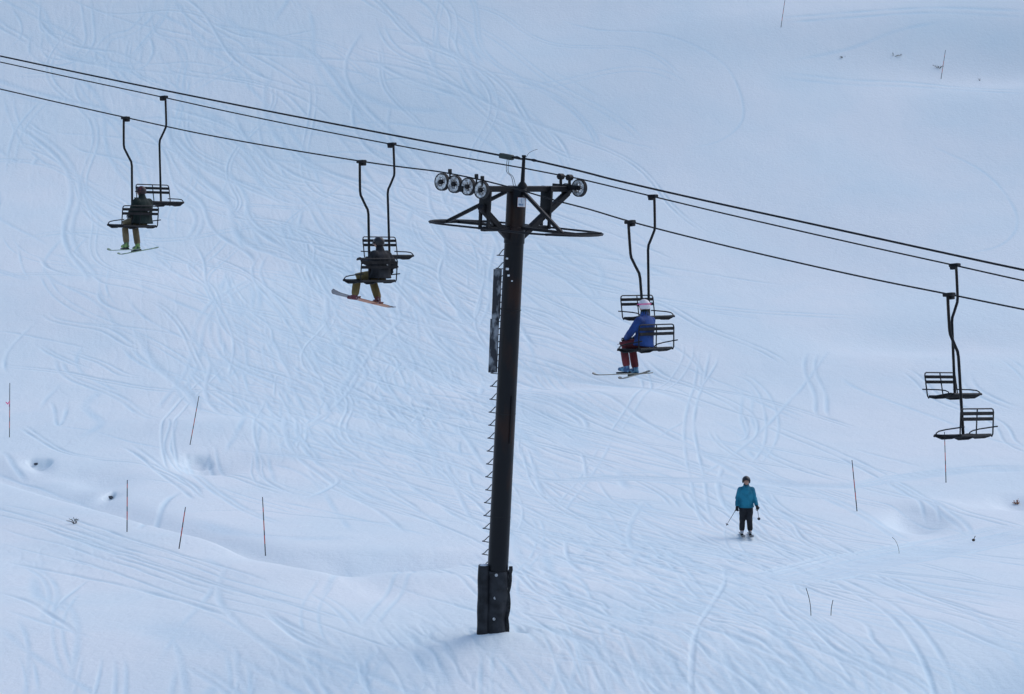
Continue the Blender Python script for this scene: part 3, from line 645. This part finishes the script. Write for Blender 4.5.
for px_, py_ in ((496.3, 575.2), (495, 598), (494, 619)):
    zb = .2 + (634 - py_) / 46.5; c = at(px_, py_, (TB + AX * zb).y - .262); mb = MB(); mb.lathe(c, vn, [(.03, -.02), (.034, .0), (.03, .012)], 10); mb.build('strap_button', M['bolt'], T)

# ------------------------------------------------------------------ chairs
HL = 2.47
def make_chair():
    root = empty('lift_chair')
    mb = MB(); mb.box((-.06, 0, .0), (1, 0, 0), (0, 1, 0), (0, 0, 1), .06, .10, .032, .01); mb.box((-.02, 0, -.05), (1, 0, 0), (0, 1, 0), (0, 0, 1), .05, .06, .035, .01)
    mb.build('grip', M['steel'], root)
    pts = smoothpath([(-.11, 0, -.02), (-.115, 0, -.35), (-.115, 0, -.62)], 3) + smoothpath([(-.10, 0, -.70), (.03, 0, -.90), (.10, 0, -1.0)], 4) + smoothpath([(.12, 0, -1.10), (.12, 0, -1.8), (.12, 0, -HL + .0)], 3)
    mb = MB(); mb.tube(pts, .027, 10); mb.build('hanger', M['hang'], root)
    sx = .12
    def P(x, y, z): return Vector((sx + x, y, -HL + z))
    # seat: frame and slats, dished a little
    mb = MB()
    hw = .53
    outl = [P(-hw, .24, .02), P(-hw, -.2, -.03), P(-hw + .05, -.26, -.02), P(hw - .05, -.26, -.02), P(hw, -.2, -.03), P(hw, .24, .02), P(hw - .05, .28, .01), P(-hw + .05, .28, .01)]
    mb.tube(outl, .018, 8, closed=True)
    mb.tube([P(0, -.26, -.02), P(0, -.1, -.07), P(0, .1, -.07), P(0, .28, .01)], .02, 8); mb.tube([P(-hw, -.22, -.03), P(-hw, -.1, -.055), P(-hw, .1, -.055), P(-hw, .25, .01)], .016, 8); mb.tube([P(hw, -.22, -.03), P(hw, -.1, -.055), P(hw, .1, -.055), P(hw, .25, .01)], .016, 8)
    s = mb.build('seat_frame', M['chair'], root)
    mb = MB()
    for i in range(7):
        y = -.22 + i * .078; z = -.055 * (1 - (y / .29)**2)
        for sg in (-1, 1): mb.box(P(sg * .265, y, z + .014), (1, 0, 0), (0, 1, 0), (0, 0, 1), .25, .034, .016, .004)
    mb.build('seat', M['slat'], root)
    mb = MB()
    bh = .44
    mb.tube([P(-hw + .03, -.26, -.05), P(-hw, -.27, .0), P(-hw, -.31, bh - .06), P(-hw + .02, -.315, bh - .015), P(-hw + .06, -.315, bh), P(0, -.315, bh), P(hw - .06, -.315, bh), P(hw - .02, -.315, bh - .015), P(hw, -.31, bh - .06), P(hw, -.27, .0), P(hw - .03, -.26, -.05)], .013, 8)
    mb.tube([P(0, -.26, -.02), P(0, -.315, bh)], .012, 8)
    mb.build('back_frame', M['chair'], root)
    mb = MB()
    for z in (.262, .358): mb.box(P(0, -.3 - .02 * z, z), (1, 0, 0), (0, 1, -.05), (0, .05, 1), hw - .01, .013, .03, .004)
    mb.build('backrest', M['slat'], root)
    for sg in (-1, 1):
        mb = MB(); mb.tube([P(sg * (hw + .01), -.37, .125), P(sg * (hw + .01), -.28, .12), P(sg * (hw + .02), .0, .10), P(sg * (hw + .02), .14, .08), P(sg * (hw + .01), .2, .05), P(sg * (hw - .0), .21, .01)], .012, 8); mb.build('armrest', M['chair'], root)
    return root
proto = make_chair()
def children(o): return [c for c in bpy.data.objects if c.parent == o]
def copy_tree(o, parent=None):
    c = o.copy(); col.objects.link(c); c.parent = parent
    for ch in children(o): copy_tree(ch, c)
    return c
ang_near = math.atan2(D3.y, D3.x) + math.pi - math.pi / 2      # local +Y points uphill
CH = [  # grip px, seat px x, side, label
 ((127.5, 118), 132.3, 'n', 'leftmost chair, hanging from the lower cable and carrying the rider in dark green', 'lift chairs going uphill'),
 ((363.5, 161.6), 369.5, 'n', 'chair carrying the snowboarder in charcoal, left of the tower', 'lift chairs going uphill'),
 ((632, 222), 645.3, 'n', 'chair carrying the rider in blue, right of the tower', 'lift chairs going uphill'),
 ((951, 294.7), 963.2, 'n', 'lower and nearer of the two empty chairs at far right', 'lift chairs going uphill'),
 ((162, 97), 161.0, 'f', 'empty chair of the leftmost pair, just behind the head of the rider in dark green', 'empty lift chairs going downhill'),
 ((390, 144), 389.6, 'f', 'empty chair left of the tower, just behind the snowboarder', 'empty lift chairs going downhill'),
 ((651, 196), 649.0, 'f', 'empty chair right of the tower, behind the white helmet of the rider in blue', 'empty lift chairs going downhill'),
 ((953, 265), 955.0, 'f', 'empty chair at far right, the higher and farther of that pair', 'empty lift chairs going downhill'),
]
chairs = []
for i, ((gx, gy), sxp, side, lab, grp) in enumerate(CH):
    c = proto if i == 0 else copy_tree(proto)
    g = onplane(gx, gy, -GA if side == 'n' else GA)
    rz = (ang_near if side == 'n' else ang_near + math.pi) + (R(-2) if i in (3, 7) else 0)
    zs = (1.005, 1.01, .98, .975, 1.07, 1.035, 1.01, .985)[i]; xs = .94 if i in (3, 7) else 1; rl = R((0, 0, 0, 2.2, 0, 0, 0, -2.2)[i])
    best = None
    for k in range(-90, 91):
        a = R(k / 10)
        mt = Matrix.Translation(g) @ Matrix.Rotation(rz, 4, 'Z') @ Matrix.Rotation(a, 4, 'X') @ Matrix.Rotation(rl, 4, 'Y') @ Matrix.Diagonal((xs, 1, zs, 1))
        e = abs(proj(mt @ Vector((.12, 0, -HL)))[0] - sxp)
        if best is None or e < best[0]: best = (e, a, mt)
    c.location = g; c.rotation_euler = Euler((best[1], 0, rz), 'XYZ')
    c.rotation_euler = (Matrix.Rotation(rz, 3, 'Z') @ Matrix.Rotation(best[1], 3, 'X') @ Matrix.Rotation(rl, 3, 'Y')).to_euler()
    c.scale = (xs, 1, zs)
    tag(c, lab, 'lift chair', grp); chairs.append(best[2])
    print('chair', i, 'swing', round(math.degrees(best[1]), 1), 'Y', round(g.y, 1), 'seat px', [round(v, 1) for v in proj(best[2] @ Vector((.12, 0, -HL)))])

# ------------------------------------------------------------------ people
def limb(mb, pts, ref=None, flat=False): mb.blob(pts, ref, flat=flat)
def make_person(origin, Rt, Fw, J, style, label, group=None):
    """J: joints in local (right, forward, up); origin on the surface that carries the person"""
    o = Vector(origin); U_ = Vector((0, 0, 1))
    def L(p): return o + Rt * p[0] + Fw * p[1] + U_ * p[2]
    P = empty('person', o); tag(P, label, 'person', group)
    j = {k: (L(v) if not isinstance(v, float) else v) for k, v in J.items()}
    neck, head = j['neck'], j['head']; pel, chest = j['pelvis'], j['chest']
    fwd = (L(J.get('look', (0, 1, 0))) - o).normalized(); sidev = fwd.cross(U_).normalized(); hu = sidev.cross(fwd)
    M3 = Matrix((sidev, fwd, hu)).transposed()
    # body
    mb = MB()
    limb(mb, [(pel, .15, .11), (pel.lerp(chest, .5), .14, .10), (chest, .17, .12), (chest.lerp(neck, .55), .14, .09), (neck, .055, .055)], Rt)
    limb(mb, [(neck - (head - neck) * .2, .055), (head - hu * .03, .058)])
    mb.ball(head, .078, .095, .115, M3=M3); mb.ball(head + fwd * .03 - hu * .05, .056, .06, .06, M3=M3)
    mb.ball(head + fwd * .10 - hu * .012, .014, .024, .024, M3=M3)
    mb.ball(head + fwd * .092 - hu * .055, .026, .012, .010, M3=M3)
    for s in (-1, 1):
        mb.ball(head + sidev * s * .08, .012, .022, .034, M3=M3); mb.ball(head + fwd * .082 + sidev * s * .032 + hu * .012, .016, .014, .011, M3=M3)
    for s in 'LR':
        sh, el, ha = j['sh' + s], j['el' + s], j['ha' + s]; hip, kn, an, toe = j['hip' + s], j['kn' + s], j['an' + s], j['toe' + s]
        limb(mb, [(sh, .055), (sh.lerp(el, .5), .047), (el, .042), (el.lerp(ha, .5), .038), (ha, .028)])
        limb(mb, [(hip, .085), (hip.lerp(kn, .5), .075), (kn, .055), (kn.lerp(an, .35), .054), (an, .037)])
        limb(mb, [(an, .038), (an.lerp(toe, .6) , .036), (toe, .03)])
        limb(mb, [(ha, .028, .022), (ha + (ha - el).normalized() * .08, .034, .018)])
    b = mb.build('body', [M['skin']], P); remesh(b, .014, 3)
    # trousers
    mb = MB(); tr = style.get('leg', 1.0)
    limb(mb, [(pel - (chest - pel).normalized() * .02, .165, .125), (pel.lerp(chest, .3), .165, .125)], Rt)
    for s in 'LR':
        hip, kn, an = j['hip' + s], j['kn' + s], j['an' + s]; n1 = hip.lerp(kn, .5)
        limb(mb, [(hip, .105 * tr), (n1 + Vector((.004, 0, -.008)), .102 * tr), (hip.lerp(kn, .8), .084 * tr), (kn, .086 * tr), (kn.lerp(an, .25), .076 * tr), (kn.lerp(an, .6), .078 * tr), (kn.lerp(an, .86), .074 * tr)])
    t = mb.build('trousers', [M[style['pants']]], P); remesh(t, .016, 3)
    # jacket
    mb = MB(); hem = style.get('hem', .02); up = (chest - pel).normalized()
    bk = style.get('bulk', 1.0)
    limb(mb, [(pel - up * (hem + .08), .245 * bk, .19), (pel - up * hem, .225 * bk, .17), (pel + up * .06, .215 * bk, .165), (pel.lerp(chest, .55), .205 * bk, .16), (chest, .215 * bk, .16), (chest.lerp(neck, .4), .19 * bk, .135), (chest.lerp(neck, .75), .11, .10), (neck + (neck - chest).normalized() * .03, .085, .085)], Rt, True)
    for s in 'LR': limb(mb, [(j['sh' + s].lerp(chest, .15), .09), (chest.lerp(neck, .72), .075)])
    for s in 'LR':
        sh, el, ha = j['sh' + s], j['el' + s], j['ha' + s]
        limb(mb, [(sh, .088 * bk), (sh.lerp(el, .3), .084 * bk), (sh.lerp(el, .7), .076 * bk), (el, .075 * bk), (el.lerp(ha, .4), .066), (el.lerp(ha, .85), .06)])
    t = mb.build('jacket', [M[style['jacket']]], P); remesh(t, .016, 3)
    if style.get('collar'):
        mb = MB(); limb(mb, [(neck - (neck - chest).normalized() * .05, .105, .10), (neck + (neck - chest).normalized() * .04, .082, .082)], Rt); mb.build('collar', M[style['collar']], P)
    if style.get('emblem'):
        c = chest.lerp(pel, .35) - Fw * .15 + Rt * .03; mb = MB(); mb.ball(c, .03, .012, .03); mb.build('emblem', M['sign'], P)
    # gloves: palm, four fingers and a thumb
    for s in 'LR':
        el, ha = j['el' + s], j['ha' + s]; d = (ha - el).normalized(); curl = (Vector((0, 0, -1)) + Fw * .4); a, bb = frame_for(d, curl)
        mb = MB(); limb(mb, [(ha - d * .06, .052), (ha - d * .01, .04)]); limb(mb, [(ha, .045, .03), (ha + d * .075, .047, .026)], a)
        for k, (off_, ln) in enumerate(((-.034, .07), (-.012, .085), (.012, .08), (.033, .062))):
            p0 = ha + d * .07 + a * off_; p1 = p0 + d * ln * .55 + bb * ln * .25; p2 = p1 + d * ln * .1 + bb * ln * .5
            mb.blob([(p0, .013), (p1, .0125), (p2, .011)], n=8)
        p0 = ha + d * .02 - a * .04; mb.blob([(p0, .016), (p0 - a * .025 + d * .03, .014), (p0 - a * .02 + d * .055 + bb * .03, .012)], n=8)
        mb.build('glove', M[style.get('glove', 'black')], P)
    # boots
    for s in 'LR':
        kn, an, toe = j['kn' + s], j['an' + s], j['toe' + s]; sh_ = (kn - an).normalized(); tf = (toe - an); tf = tf - sh_ * tf.dot(sh_) * .0; tn = tf.normalized()
        heel = an - Vector((tn.x, tn.y, 0)).normalized() * .03 - Z3 * .055
        mb = MB(); limb(mb, [(an + sh_ * .24, .068), (an + sh_ * .12, .064), (an, .058), (an - Z3 * .03, .055)])
        limb(mb, [(heel, .052, .045), (an.lerp(toe, .45) - Z3 * .02, .055, .05), (toe, .045, .036)], None)
        bt = mb.build('boot', [M[style['boot']]], P); remesh(bt, .013, 2)
    # headgear
    mb = MB(); rings = []; n = 22
    for k in range(0, 12):
        ph = R(90 - k * 12.5)
        if k == 0: ph = R(87)
        ring = []
        for i in range(n):
            a = 2 * math.pi * i / n
            fr = math.sin(a)   # forward
            lim = R(-40 if fr < .2 else (-40 + (fr - .2) / .35 * 62 if fr < .55 else 22))
            pp = max(ph, lim)
            hs = style.get('hs', .94); q = hs * Vector((.112 * math.cos(pp * .8) * math.cos(a), .135 * math.cos(pp * .8) * math.sin(a) - .01, .125 * math.sin(pp) + .015)) if pp < 0 else hs * Vector((.112 * math.cos(pp) * math.cos(a), .135 * math.cos(pp) * math.sin(a) - .01, .125 * math.sin(pp) + .015))
            ring.append(mb.bm.verts.new(head + M3 @ q))
        rings.append(ring)
    mb.loft(rings); hm = mb.build('helmet', M[style['helmet']], P)
    gg = style.get('band')
    if gg:
        mb = MB(); ring = []
        for i in range(24):
            a = 2 * math.pi * i / 24; ring.append(head + M3 @ Vector((.113 * math.cos(a), .132 * math.sin(a) - .01, .035)))
        mb.tube(ring, .012, 6, closed=True); mb.build('goggle_strap', M[gg], P)
    if style.get('goggles', True):
        mb = MB(); rg = []
        for i in range(9):
            a = R(38 + 13 * i); c = head + M3 @ Vector((.10 * math.cos(a), .113 * math.sin(a), .012)); rg.append((c, .022, .034))
        mb.blob(rg, hu, 10); mb.build('goggles', M['goggle'], P)
    return P, j

def board(name, pts, w, th, material, label, cat, group, side, tipw=.6):
    """ski or snowboard lofted along a curved centre line"""
    pts = smoothpath(pts, 5); mb = MB(); rings = []; N = len(pts); sd = Vector(side).normalized()
    for i, p in enumerate(pts):
        t = i / (N - 1); tt = pts[min(i + 1, N - 1)] - pts[max(i - 1, 0)]; tt.normalize(); s_ = (sd - tt * sd.dot(tt)).normalized(); n_ = tt.cross(s_)
        e = min(t, 1 - t) / .08; wf = (min(1, max(.08, math.sqrt(max(0, 1 - (1 - min(e, 1))**2))))) * (1 - .18 * math.sin(math.pi * t))
        a, b = w / 2 * wf, th / 2
        rings.append([mb.bm.verts.new(p + s_ * x + n_ * y) for x, y in ((-a, -b), (a, -b), (a, b), (-a, b))])
    mb.loft(rings); c = pts[N // 2]; P = empty(name, c); tag(P, label, cat, group)
    mb.build('deck', M[material], P, smooth=False)
    return P
def binding(P, c, t, s, n, lng=.3, w=.07):
    mb = MB(); mb.box(c + n * .016, t, s, n, lng * .5, w / 2, .016, .006); mb.build('binding', M['steel'], P)
def ski_pole(a, b, label, group):
    a = Vector(a); b = Vector(b); t = (a - b).normalized(); P = empty('ski_pole', b); tag(P, label, 'ski pole', group)
    mb = MB(); mb.tube([b, b.lerp(a, .5), a - t * .1], [.006, .0085, .0095], 6); mb.build('shaft', M['alu'], P)
    mb = MB(); mb.tube([a - t * .12, a - t * .05, a + t * .02], [.014, .017, .02], 8); mb.build('grip', M['black'], P)
    mb = MB(); mb.lathe(b + t * .06, t, [(.012, -.02), (.045, 0), (.045, .008), (.012, .015)], 10); mb.build('basket', M['black'], P)
    return P

SEAT = dict(pelvis=(0, -.08, .11), chest=(0, -.10, .44), neck=(0, -.07, .64), head=(0, -.03, .775), look=(0, 1, -.05),
            shL=(-.18, -.09, .52), shR=(.18, -.09, .52), elL=(-.26, .0, .28), elR=(.26, .0, .28), haL=(-.14, .2, .22), haR=(.14, .2, .22),
            hipL=(-.09, -.04, .09), hipR=(.09, -.04, .09), knL=(-.14, .40, .07), knR=(.14, .40, .07), anL=(-.14, .42, -.40), anR=(.14, .42, -.40), toeL=(-.14, .58, -.45), toeR=(.14, .58, -.45))
def seat_frame_of(i, xoff):
    mt = chairs[i]; o = mt @ Vector((.12 + xoff, 0, -HL + .01)); Fw = (mt.to_3x3() @ Vector((0, 1, 0))); Fw.z = 0; Fw.normalize(); Rt = Fw.cross(Z3).normalized()
    return o, Rt, Fw
# rider one: dark green jacket
o, Rt, Fw = seat_frame_of(0, .24); J = dict(SEAT); J.update(knL=(-.17, .37, .05), anL=(-.17, .30, -.44), toeL=(-.18, .44, -.50), knR=(.13, .37, .05), anR=(.13, .26, -.48), toeR=(.13, .40, -.54), look=(-.25, 1, -.1))
p1, j1 = make_person(o, Rt, Fw, J, dict(pants='tan', jacket='dkgreen', helmet='helm_red', boot='bootgreen', hem=.0, bulk=1.2, emblem=True, glove='black'), 'person in dark green jacket and maroon helmet seated on the leftmost chair', 'people riding the lift')
def ski_at(j, s, yaw, pit, lng, material, lab, grp, front=.55, roll=0):
    an, toe = j['an' + s], j['toe' + s]; c = an.lerp(toe, .4) - Z3 * .115; c.z = min(an.z - .115, c.z)
    t = Vector((math.cos(yaw) * math.cos(pit), math.sin(yaw) * math.cos(pit), math.sin(pit))); sd = t.cross(Z3).normalized(); n = sd.cross(t)
    pts = [c - t * lng * (1 - front) + n * .01, c - t * lng * (1 - front) * .8, c - t * .15, c + t * .15, c + t * lng * front * .75, c + t * lng * front * .92 + n * .015, c + t * lng * front + n * .05]
    P = board('ski', pts, .085, .016, material, lab, 'ski', grp, sd); binding(P, c + n * .012, t, sd, n)
    return P
ya = math.atan2(Fw.y, Fw.x)
ski_at(j1, 'L', ya - R(8), R(-1), 1.4, 'skilime', 'left ski of the rider in dark green, its tip farthest left', 'skis of the riders and skier')
ski_at(j1, 'R', ya + R(3), R(-7), 1.4, 'skilime', 'right ski of the rider in dark green, its raised tail reaching right', 'skis of the riders and skier', front=.45)
# rider two: snowboarder
o, Rt, Fw = seat_frame_of(1, .24); J = dict(SEAT); J.update(knL=(-.26, .34, .06), anL=(-.34, .34, -.335), toeL=(-.40, .47, -.38), knR=(.16, .34, .04), anR=(.16, .14, -.425), toeR=(.20, .30, -.46),
    elR=(.42, -.10, .27), haR=(.33, .06, .08), elL=(-.30, -.02, .34), haL=(-.30, .16, .42), look=(-.3, 1, -.15))
p2, j2 = make_person(o, Rt, Fw, J, dict(pants='olive', jacket='charcoal', helmet='helm_black', boot='bootred', leg=1.12, hem=.0, bulk=1.2, emblem=True, collar='black'), 'snowboarding person in charcoal jacket and mustard trousers on the chair left of the tower', 'people riding the lift')
a_ = j2['anL'].lerp(j2['toeL'], .3) - Z3 * .12; b_ = j2['anR'].lerp(j2['toeR'], .3) - Z3 * .12
e0 = at(331.5, 290.5, a_.y + .15); e1 = at(396, 307, b_.y - .15)
dr = (e1 - e0).normalized(); nn = dr.cross(Vector((0, 1, 0))).normalized(); nn = nn if nn.z > 0 else -nn
pts = [e0, e0.lerp(e1, .07) - nn * .018, e0.lerp(e1, .18) - nn * .03, e0.lerp(e1, .5) - nn * .035, e0.lerp(e1, .84) - nn * .03, e0.lerp(e1, .94) - nn * .018, e1]
SB = board('snowboard', pts, .25, .014, 'boardtop', 'snowboard with an orange and grey deck strapped to the mustard trousered rider', 'snowboard', None, Fw)
for q in (a_, b_):
    q = e0 + dr * (q - e0).dot(dr) - nn * .03
    mb = MB(); mb.box(q + Z3 * .0 + nn * .02, Fw, Rt, nn, .13, .06, .02, .008); mb.tube([q + Rt * .07 + nn * .02, q + Rt * .06 + nn * .12 + Fw * .03, q + nn * .15 + Fw * .03, q - Rt * .06 + nn * .12 + Fw * .03, q - Rt * .07 + nn * .02], .014, 6); mb.build('binding', M['bootred'], SB)
# rider three: blue jacket
o, Rt, Fw = seat_frame_of(2, -.12); J = dict(SEAT); J.update(knL=(-.14, .33, .07), knR=(.12, .34, .06), anL=(-.12, .26, -.37), toeL=(-.14, .42, -.41), anR=(.12, .24, -.41), toeR=(.12, .40, -.45), pelvis=(0, -.06, .11), chest=(.03, -.08, .44), neck=(.05, -.04, .64), head=(.06, -.01, .80), elL=(-.27, .06, .28), haL=(-.12, .28, .18), haR=(.12, .28, .18))
p3, j3 = make_person(o, Rt, Fw, J, dict(pants='maroon', jacket='blue', helmet='helm_white', band='pink', boot='bootblue', hem=.0, bulk=1.0, collar='dkgreen', glove='black'), 'person in bright blue jacket, maroon trousers and white helmet seated right of the tower', 'people riding the lift')
ya = math.atan2(Fw.y, Fw.x)
ski_at(j3, 'L', ya + R(12), R(-3), 1.3, 'skiyel', 'left ski of the rider in blue, its tip reaching far left', 'skis of the riders and skier', front=.52)
ski_at(j3, 'R', ya - R(22), R(-10), 1.2, 'skiyel', 'right ski of the rider in blue, its tail pointing to the right', 'skis of the riders and skier', front=.45)
h_ = j3['haL'].lerp(j3['haR'], .5)
ski_pole(h_ + Rt * .25 - Fw * .1 + Z3 * .02, at(617.5, 344.5, h_.y + .3), 'upper ski pole lying across the lap of the rider in blue', 'ski poles')
ski_pole(h_ + Rt * .25 - Fw * .16 - Z3 * .02, at(620, 347.5, h_.y + .2), 'lower ski pole lying across the lap of the rider in blue', 'ski poles')
# the standing skier
fo = G(746, 536)
Fw = Vector((-.03, -1, 0)).normalized(); Rt = Fw.cross(Z3).normalized(); Z0 = .05
J = dict(pelvis=(0, -.03, .92), chest=(0, .0, 1.30), neck=(0, .02, 1.47), head=(0, .05, 1.61), look=(-.1, 1, -.15),
    shL=(-.17, .0, 1.36), shR=(.17, .0, 1.36), elL=(-.25, -.03, 1.10), elR=(.25, -.03, 1.10), haL=(-.30, .16, .90), haR=(.27, .10, .88),
    hipL=(-.09, -.04, .87), hipR=(.09, -.02, .88), knL=(-.09, .12, .50), knR=(.11, .07, .51), anL=(-.12, .0, .17), anR=(.12, .0, .17), toeL=(-.125, .15, .12), toeR=(.125, .15, .12))
p4, j4 = make_person(fo, Rt, Fw, J, dict(pants='black', jacket='teal', helmet='helm_black', boot='bootgrey', hem=.0, leg=1.1, glove='black', goggles=False, collar='black', hs=1.1), 'person in teal jacket and black trousers skiing down the slope towards the viewer')
for s, nm in (('L', 'the ski under his left foot'), ('R', 'the ski under his right foot')):
    an, toe = j4['an' + s], j4['toe' + s]; c = an.lerp(toe, .4); t = Fw.copy()
    gc = gz(c.x, c.y); g1 = gz(c.x + t.x * .8, c.y + t.y * .8); c.z = fo.z + .035; t = t.normalized(); sd = t.cross(Z3).normalized(); n = Z3
    pts = [c - t * .75, c - t * .5, c, c + t * .5, c + t * .72 + n * .03, c + t * .85 + n * .10]
    P = board('ski', pts, .10, .018, 'ski', ('ski on the right in the picture' if s == 'L' else 'ski on the left in the picture') + ' under the skier in teal', 'ski', 'skis of the riders and skier', sd); binding(P, c + n * .012, t, sd, n)
hR = j4['haR'] + (j4['haR'] - j4['elR']).normalized() * .05; hL = j4['haL'] + (j4['haL'] - j4['elL']).normalized() * .05
# (his right hand is on the left of the picture)
lt, rt_ = (hR, hL) if proj(hR)[0] < proj(hL)[0] else (hL, hR)
ski_pole(lt, at(726, 526, lt.y + .1), 'ski pole angled out to the left of the skier in teal', 'ski poles')
ski_pole(rt_, at(759, 519.5, rt_.y + .9), 'short looking ski pole trailing to the right of the skier in teal', 'ski poles')

# ------------------------------------------------------------------ marker poles
MP = [((9.5, 437), (9.8, 383), 'tall marker pole with pink ribbon at the left edge of the picture', 0),
      ((190, 445), (199, 396), 'leaning marker pole standing above the dark snow hollow, highest of the left poles', 0),
      ((127, 532), (127.3, 480), 'upright marker pole beside the small dark hole at left', 0),
      ((179, 549), (185.5, 507), 'shortest leaning marker pole, between two upright ones at left', 0),
      ((265.5, 556), (262.5, 497), 'tall marker pole standing by the blue hollow behind the snow bank', 0),
      ((857, 511), (852, 460), 'leaning marker pole on the snow right of the skier in teal', 0),
      ((946, 482), (944.5, 432), 'marker pole directly below the lowest empty chair at right', 0),
      ((941, 79), (945.5, 50), 'distant marker pole beside small shrubs at upper right', 0),
      ((781, 27), (785.5, -4), 'distant marker pole cut off by the top edge of the picture', 0)]
for (b, t, lab, _) in MP:
    g = G(*b); tp = at(t[0], t[1], g.y); d = tp - g; L_ = d.length
    mb = MB(); mb.tube([Vector((0, 0, -.25)), Vector((.004, 0, L_ * .3)), Vector((-.005, 0, L_ * .7)), Vector((0, 0, L_))], [.015, .015, .014, .012], 8)
    o = mb.build('marker_pole', M['marker']); o.location = g; o.rotation_euler = d.to_track_quat('Z', 'Y').to_euler()
    tag(o, lab, 'marker pole', 'marker poles')
    if 'ribbon' in lab:
        q = MB(); pts = [Vector((0, 0, L_ * .64)), Vector((-.12, .0, L_ * .65)), Vector((-.26, .02, L_ * .62)), Vector((-.5, .04, L_ * .66))]
        for a, b2 in zip(pts, pts[1:]): q.bar(a, b2, .008, .045)
        q.bar(Vector((-.02, 0, L_ * .64)), Vector((-.15, 0, L_ * .57)), .006, .035)
        r = q.build('ribbon', M['ribbon'], o)

# ------------------------------------------------------------------ twigs and small shrubs
def shrub(px, py, w, h, n, label, name='shrub', leaf='leaf', cat='shrub', seed=0, spread=1.0, grp='small shrubs poking through the snow'):
    rd = random.Random(seed); g = G(px, py); P = empty(name, g - Z3 * .02); tag(P, label, cat, grp)
    st = MB(); lf = MB()
    for i in range(n):
        a = rd.uniform(0, 6.28); e = rd.uniform(.1, 1.0) * spread
        dx = math.cos(a) * e * w; dy = math.sin(a) * e * w * .7; hh = h * rd.uniform(.35, 1) * (1.1 - .7 * min(1, e))
        p0 = g + Vector((dx * .1, dy * .1, -.05)); p1 = g + Vector((dx * .5, dy * .5, hh * .6)); p2 = g + Vector((dx, dy, hh))
        st.tube([p0, p1, p2], [.014, .010, .004], 5)
        for k in range(8):
            t = rd.uniform(.35, 1); c = p0.lerp(p1, t * 2) if t < .5 else p1.lerp(p2, t * 2 - 1)
            d = Vector((rd.uniform(-1, 1), rd.uniform(-1, 1), rd.uniform(-.4, .9))).normalized() * rd.uniform(.04, .10)
            lf.bar(c, c + d, .012, .005)
    st.build('stem', M['twig'], P)
    if leaf: lf.build('foliage', M[leaf], P)
    else: lf.bm.free()
    return P
shrub(843, 57.5, .42, .07, 5, 'low flat dark shrub, leftmost of those at upper right', seed=1)
shrub(893, 56, .5, .26, 3, 'small branching shrub between the low flat one and the distant marker pole', seed=2)
shrub(939, 68, .8, .2, 8, 'widest of the small shrubs, around the distant marker pole', seed=3)
shrub(980, 81, .5, .3, 2, 'thin pale twig, rightmost of the small growths at upper right', seed=4, leaf=None)
shrub(76, 523, .34, .30, 4, 'small green and brown sprig on the snow left of the dark hole', seed=5)
shrub(1017, 504, .22, .14, 6, 'dark sprig in the snow dip at the right edge', seed=6, leaf='orange')
def mass(px, py, r, label, seed):  # irregular dark grey mass sunk into a snow hole
    g = G(px, py); rd = random.Random(seed); mb = MB(); mb.ball(g, r, r * .8, r * .55, 12)
    for v in mb.bm.verts: v.co += (v.co - g) * rd.uniform(-.3, .25)
    o = mb.build('mass', M['mass'], origin=g); tag(o, label, 'mass', 'dark masses in the snow hollows')
mass(110, 497.5, .10, 'small dark mass in the little round snow hole beside the upright marker pole', 1)
mass(36, 464, .08, 'dark mass in the snow hollow farthest left', 4)
def stem(pix, dy, label, r=.008):
    g = G(*pix[0]); P = [g - Z3 * .1] + [at(x, y, g.y + dy * k) for k, (x, y) in enumerate(pix)]
    mb = MB(); mb.tube(smoothpath(P, 4), [r] * (4 * (len(P) - 1) + 1), 6); o = mb.build('bare_twig', M['twig'], origin=g); tag(o, label, 'twig', 'bare twigs in the snow')
stem([(811, 615.5), (810.3, 605), (808.5, 596), (806, 588)], .02, 'longer curved bare twig below the wide trampled track at right')
stem([(831, 615.5), (831.4, 608), (833, 600)], .02, 'short straight bare twig right of the curved one')
stem([(899, 551), (897.5, 545), (895, 540), (892, 537)], .02, 'thin bent twig just above the wide trampled track', .005)
mb = MB(); g = G(973.5, 540); mb.ball(g + Z3 * .0, .05, .05, .04); mb.tube([g, g + Vector((.05, 0, .12))], .01, 5); o = mb.build('twig_stub', M['twig'], origin=g); tag(o, 'tiny brown stub above the right end of the trampled track', 'twig', 'bare twigs in the snow')

# ------------------------------------------------------------------ light
SUN_EL, SUN_AZ = R(50), R(58)        # azimuth measured from +Y towards +X
w = bpy.data.worlds.new('World'); sc.world = w; w.use_nodes = True; nt = w.node_tree
bg = nt.nodes['Background']; sky = nt.nodes.new('ShaderNodeTexSky'); sky.sky_type = 'NISHITA'; sky.sun_disc = False
sky.sun_elevation = SUN_EL; sky.sun_rotation = SUN_AZ; sky.air_density = 1.0; sky.dust_density = 1.5; sky.ozone_density = 1.0
nt.links.new(sky.outputs[0], bg.inputs[0]); bg.inputs[1].default_value = .13
sd_ = bpy.data.lights.new('sun', 'SUN'); sun = bpy.data.objects.new('sun', sd_); col.objects.link(sun)
sd_.energy = .6; sd_.angle = R(60); sd_.color = (1, .97, .94)
sv = Vector((math.sin(SUN_AZ) * math.cos(SUN_EL), math.cos(SUN_AZ) * math.cos(SUN_EL), math.sin(SUN_EL)))
sun.rotation_euler = sv.to_track_quat('Z', 'Y').to_euler()
vs = sc.view_settings; sc.display_settings.display_device = 'sRGB'; vs.view_transform = 'Standard'; vs.look = 'None'; vs.exposure = .4; vs.gamma = 1; vs.use_curve_mapping = False
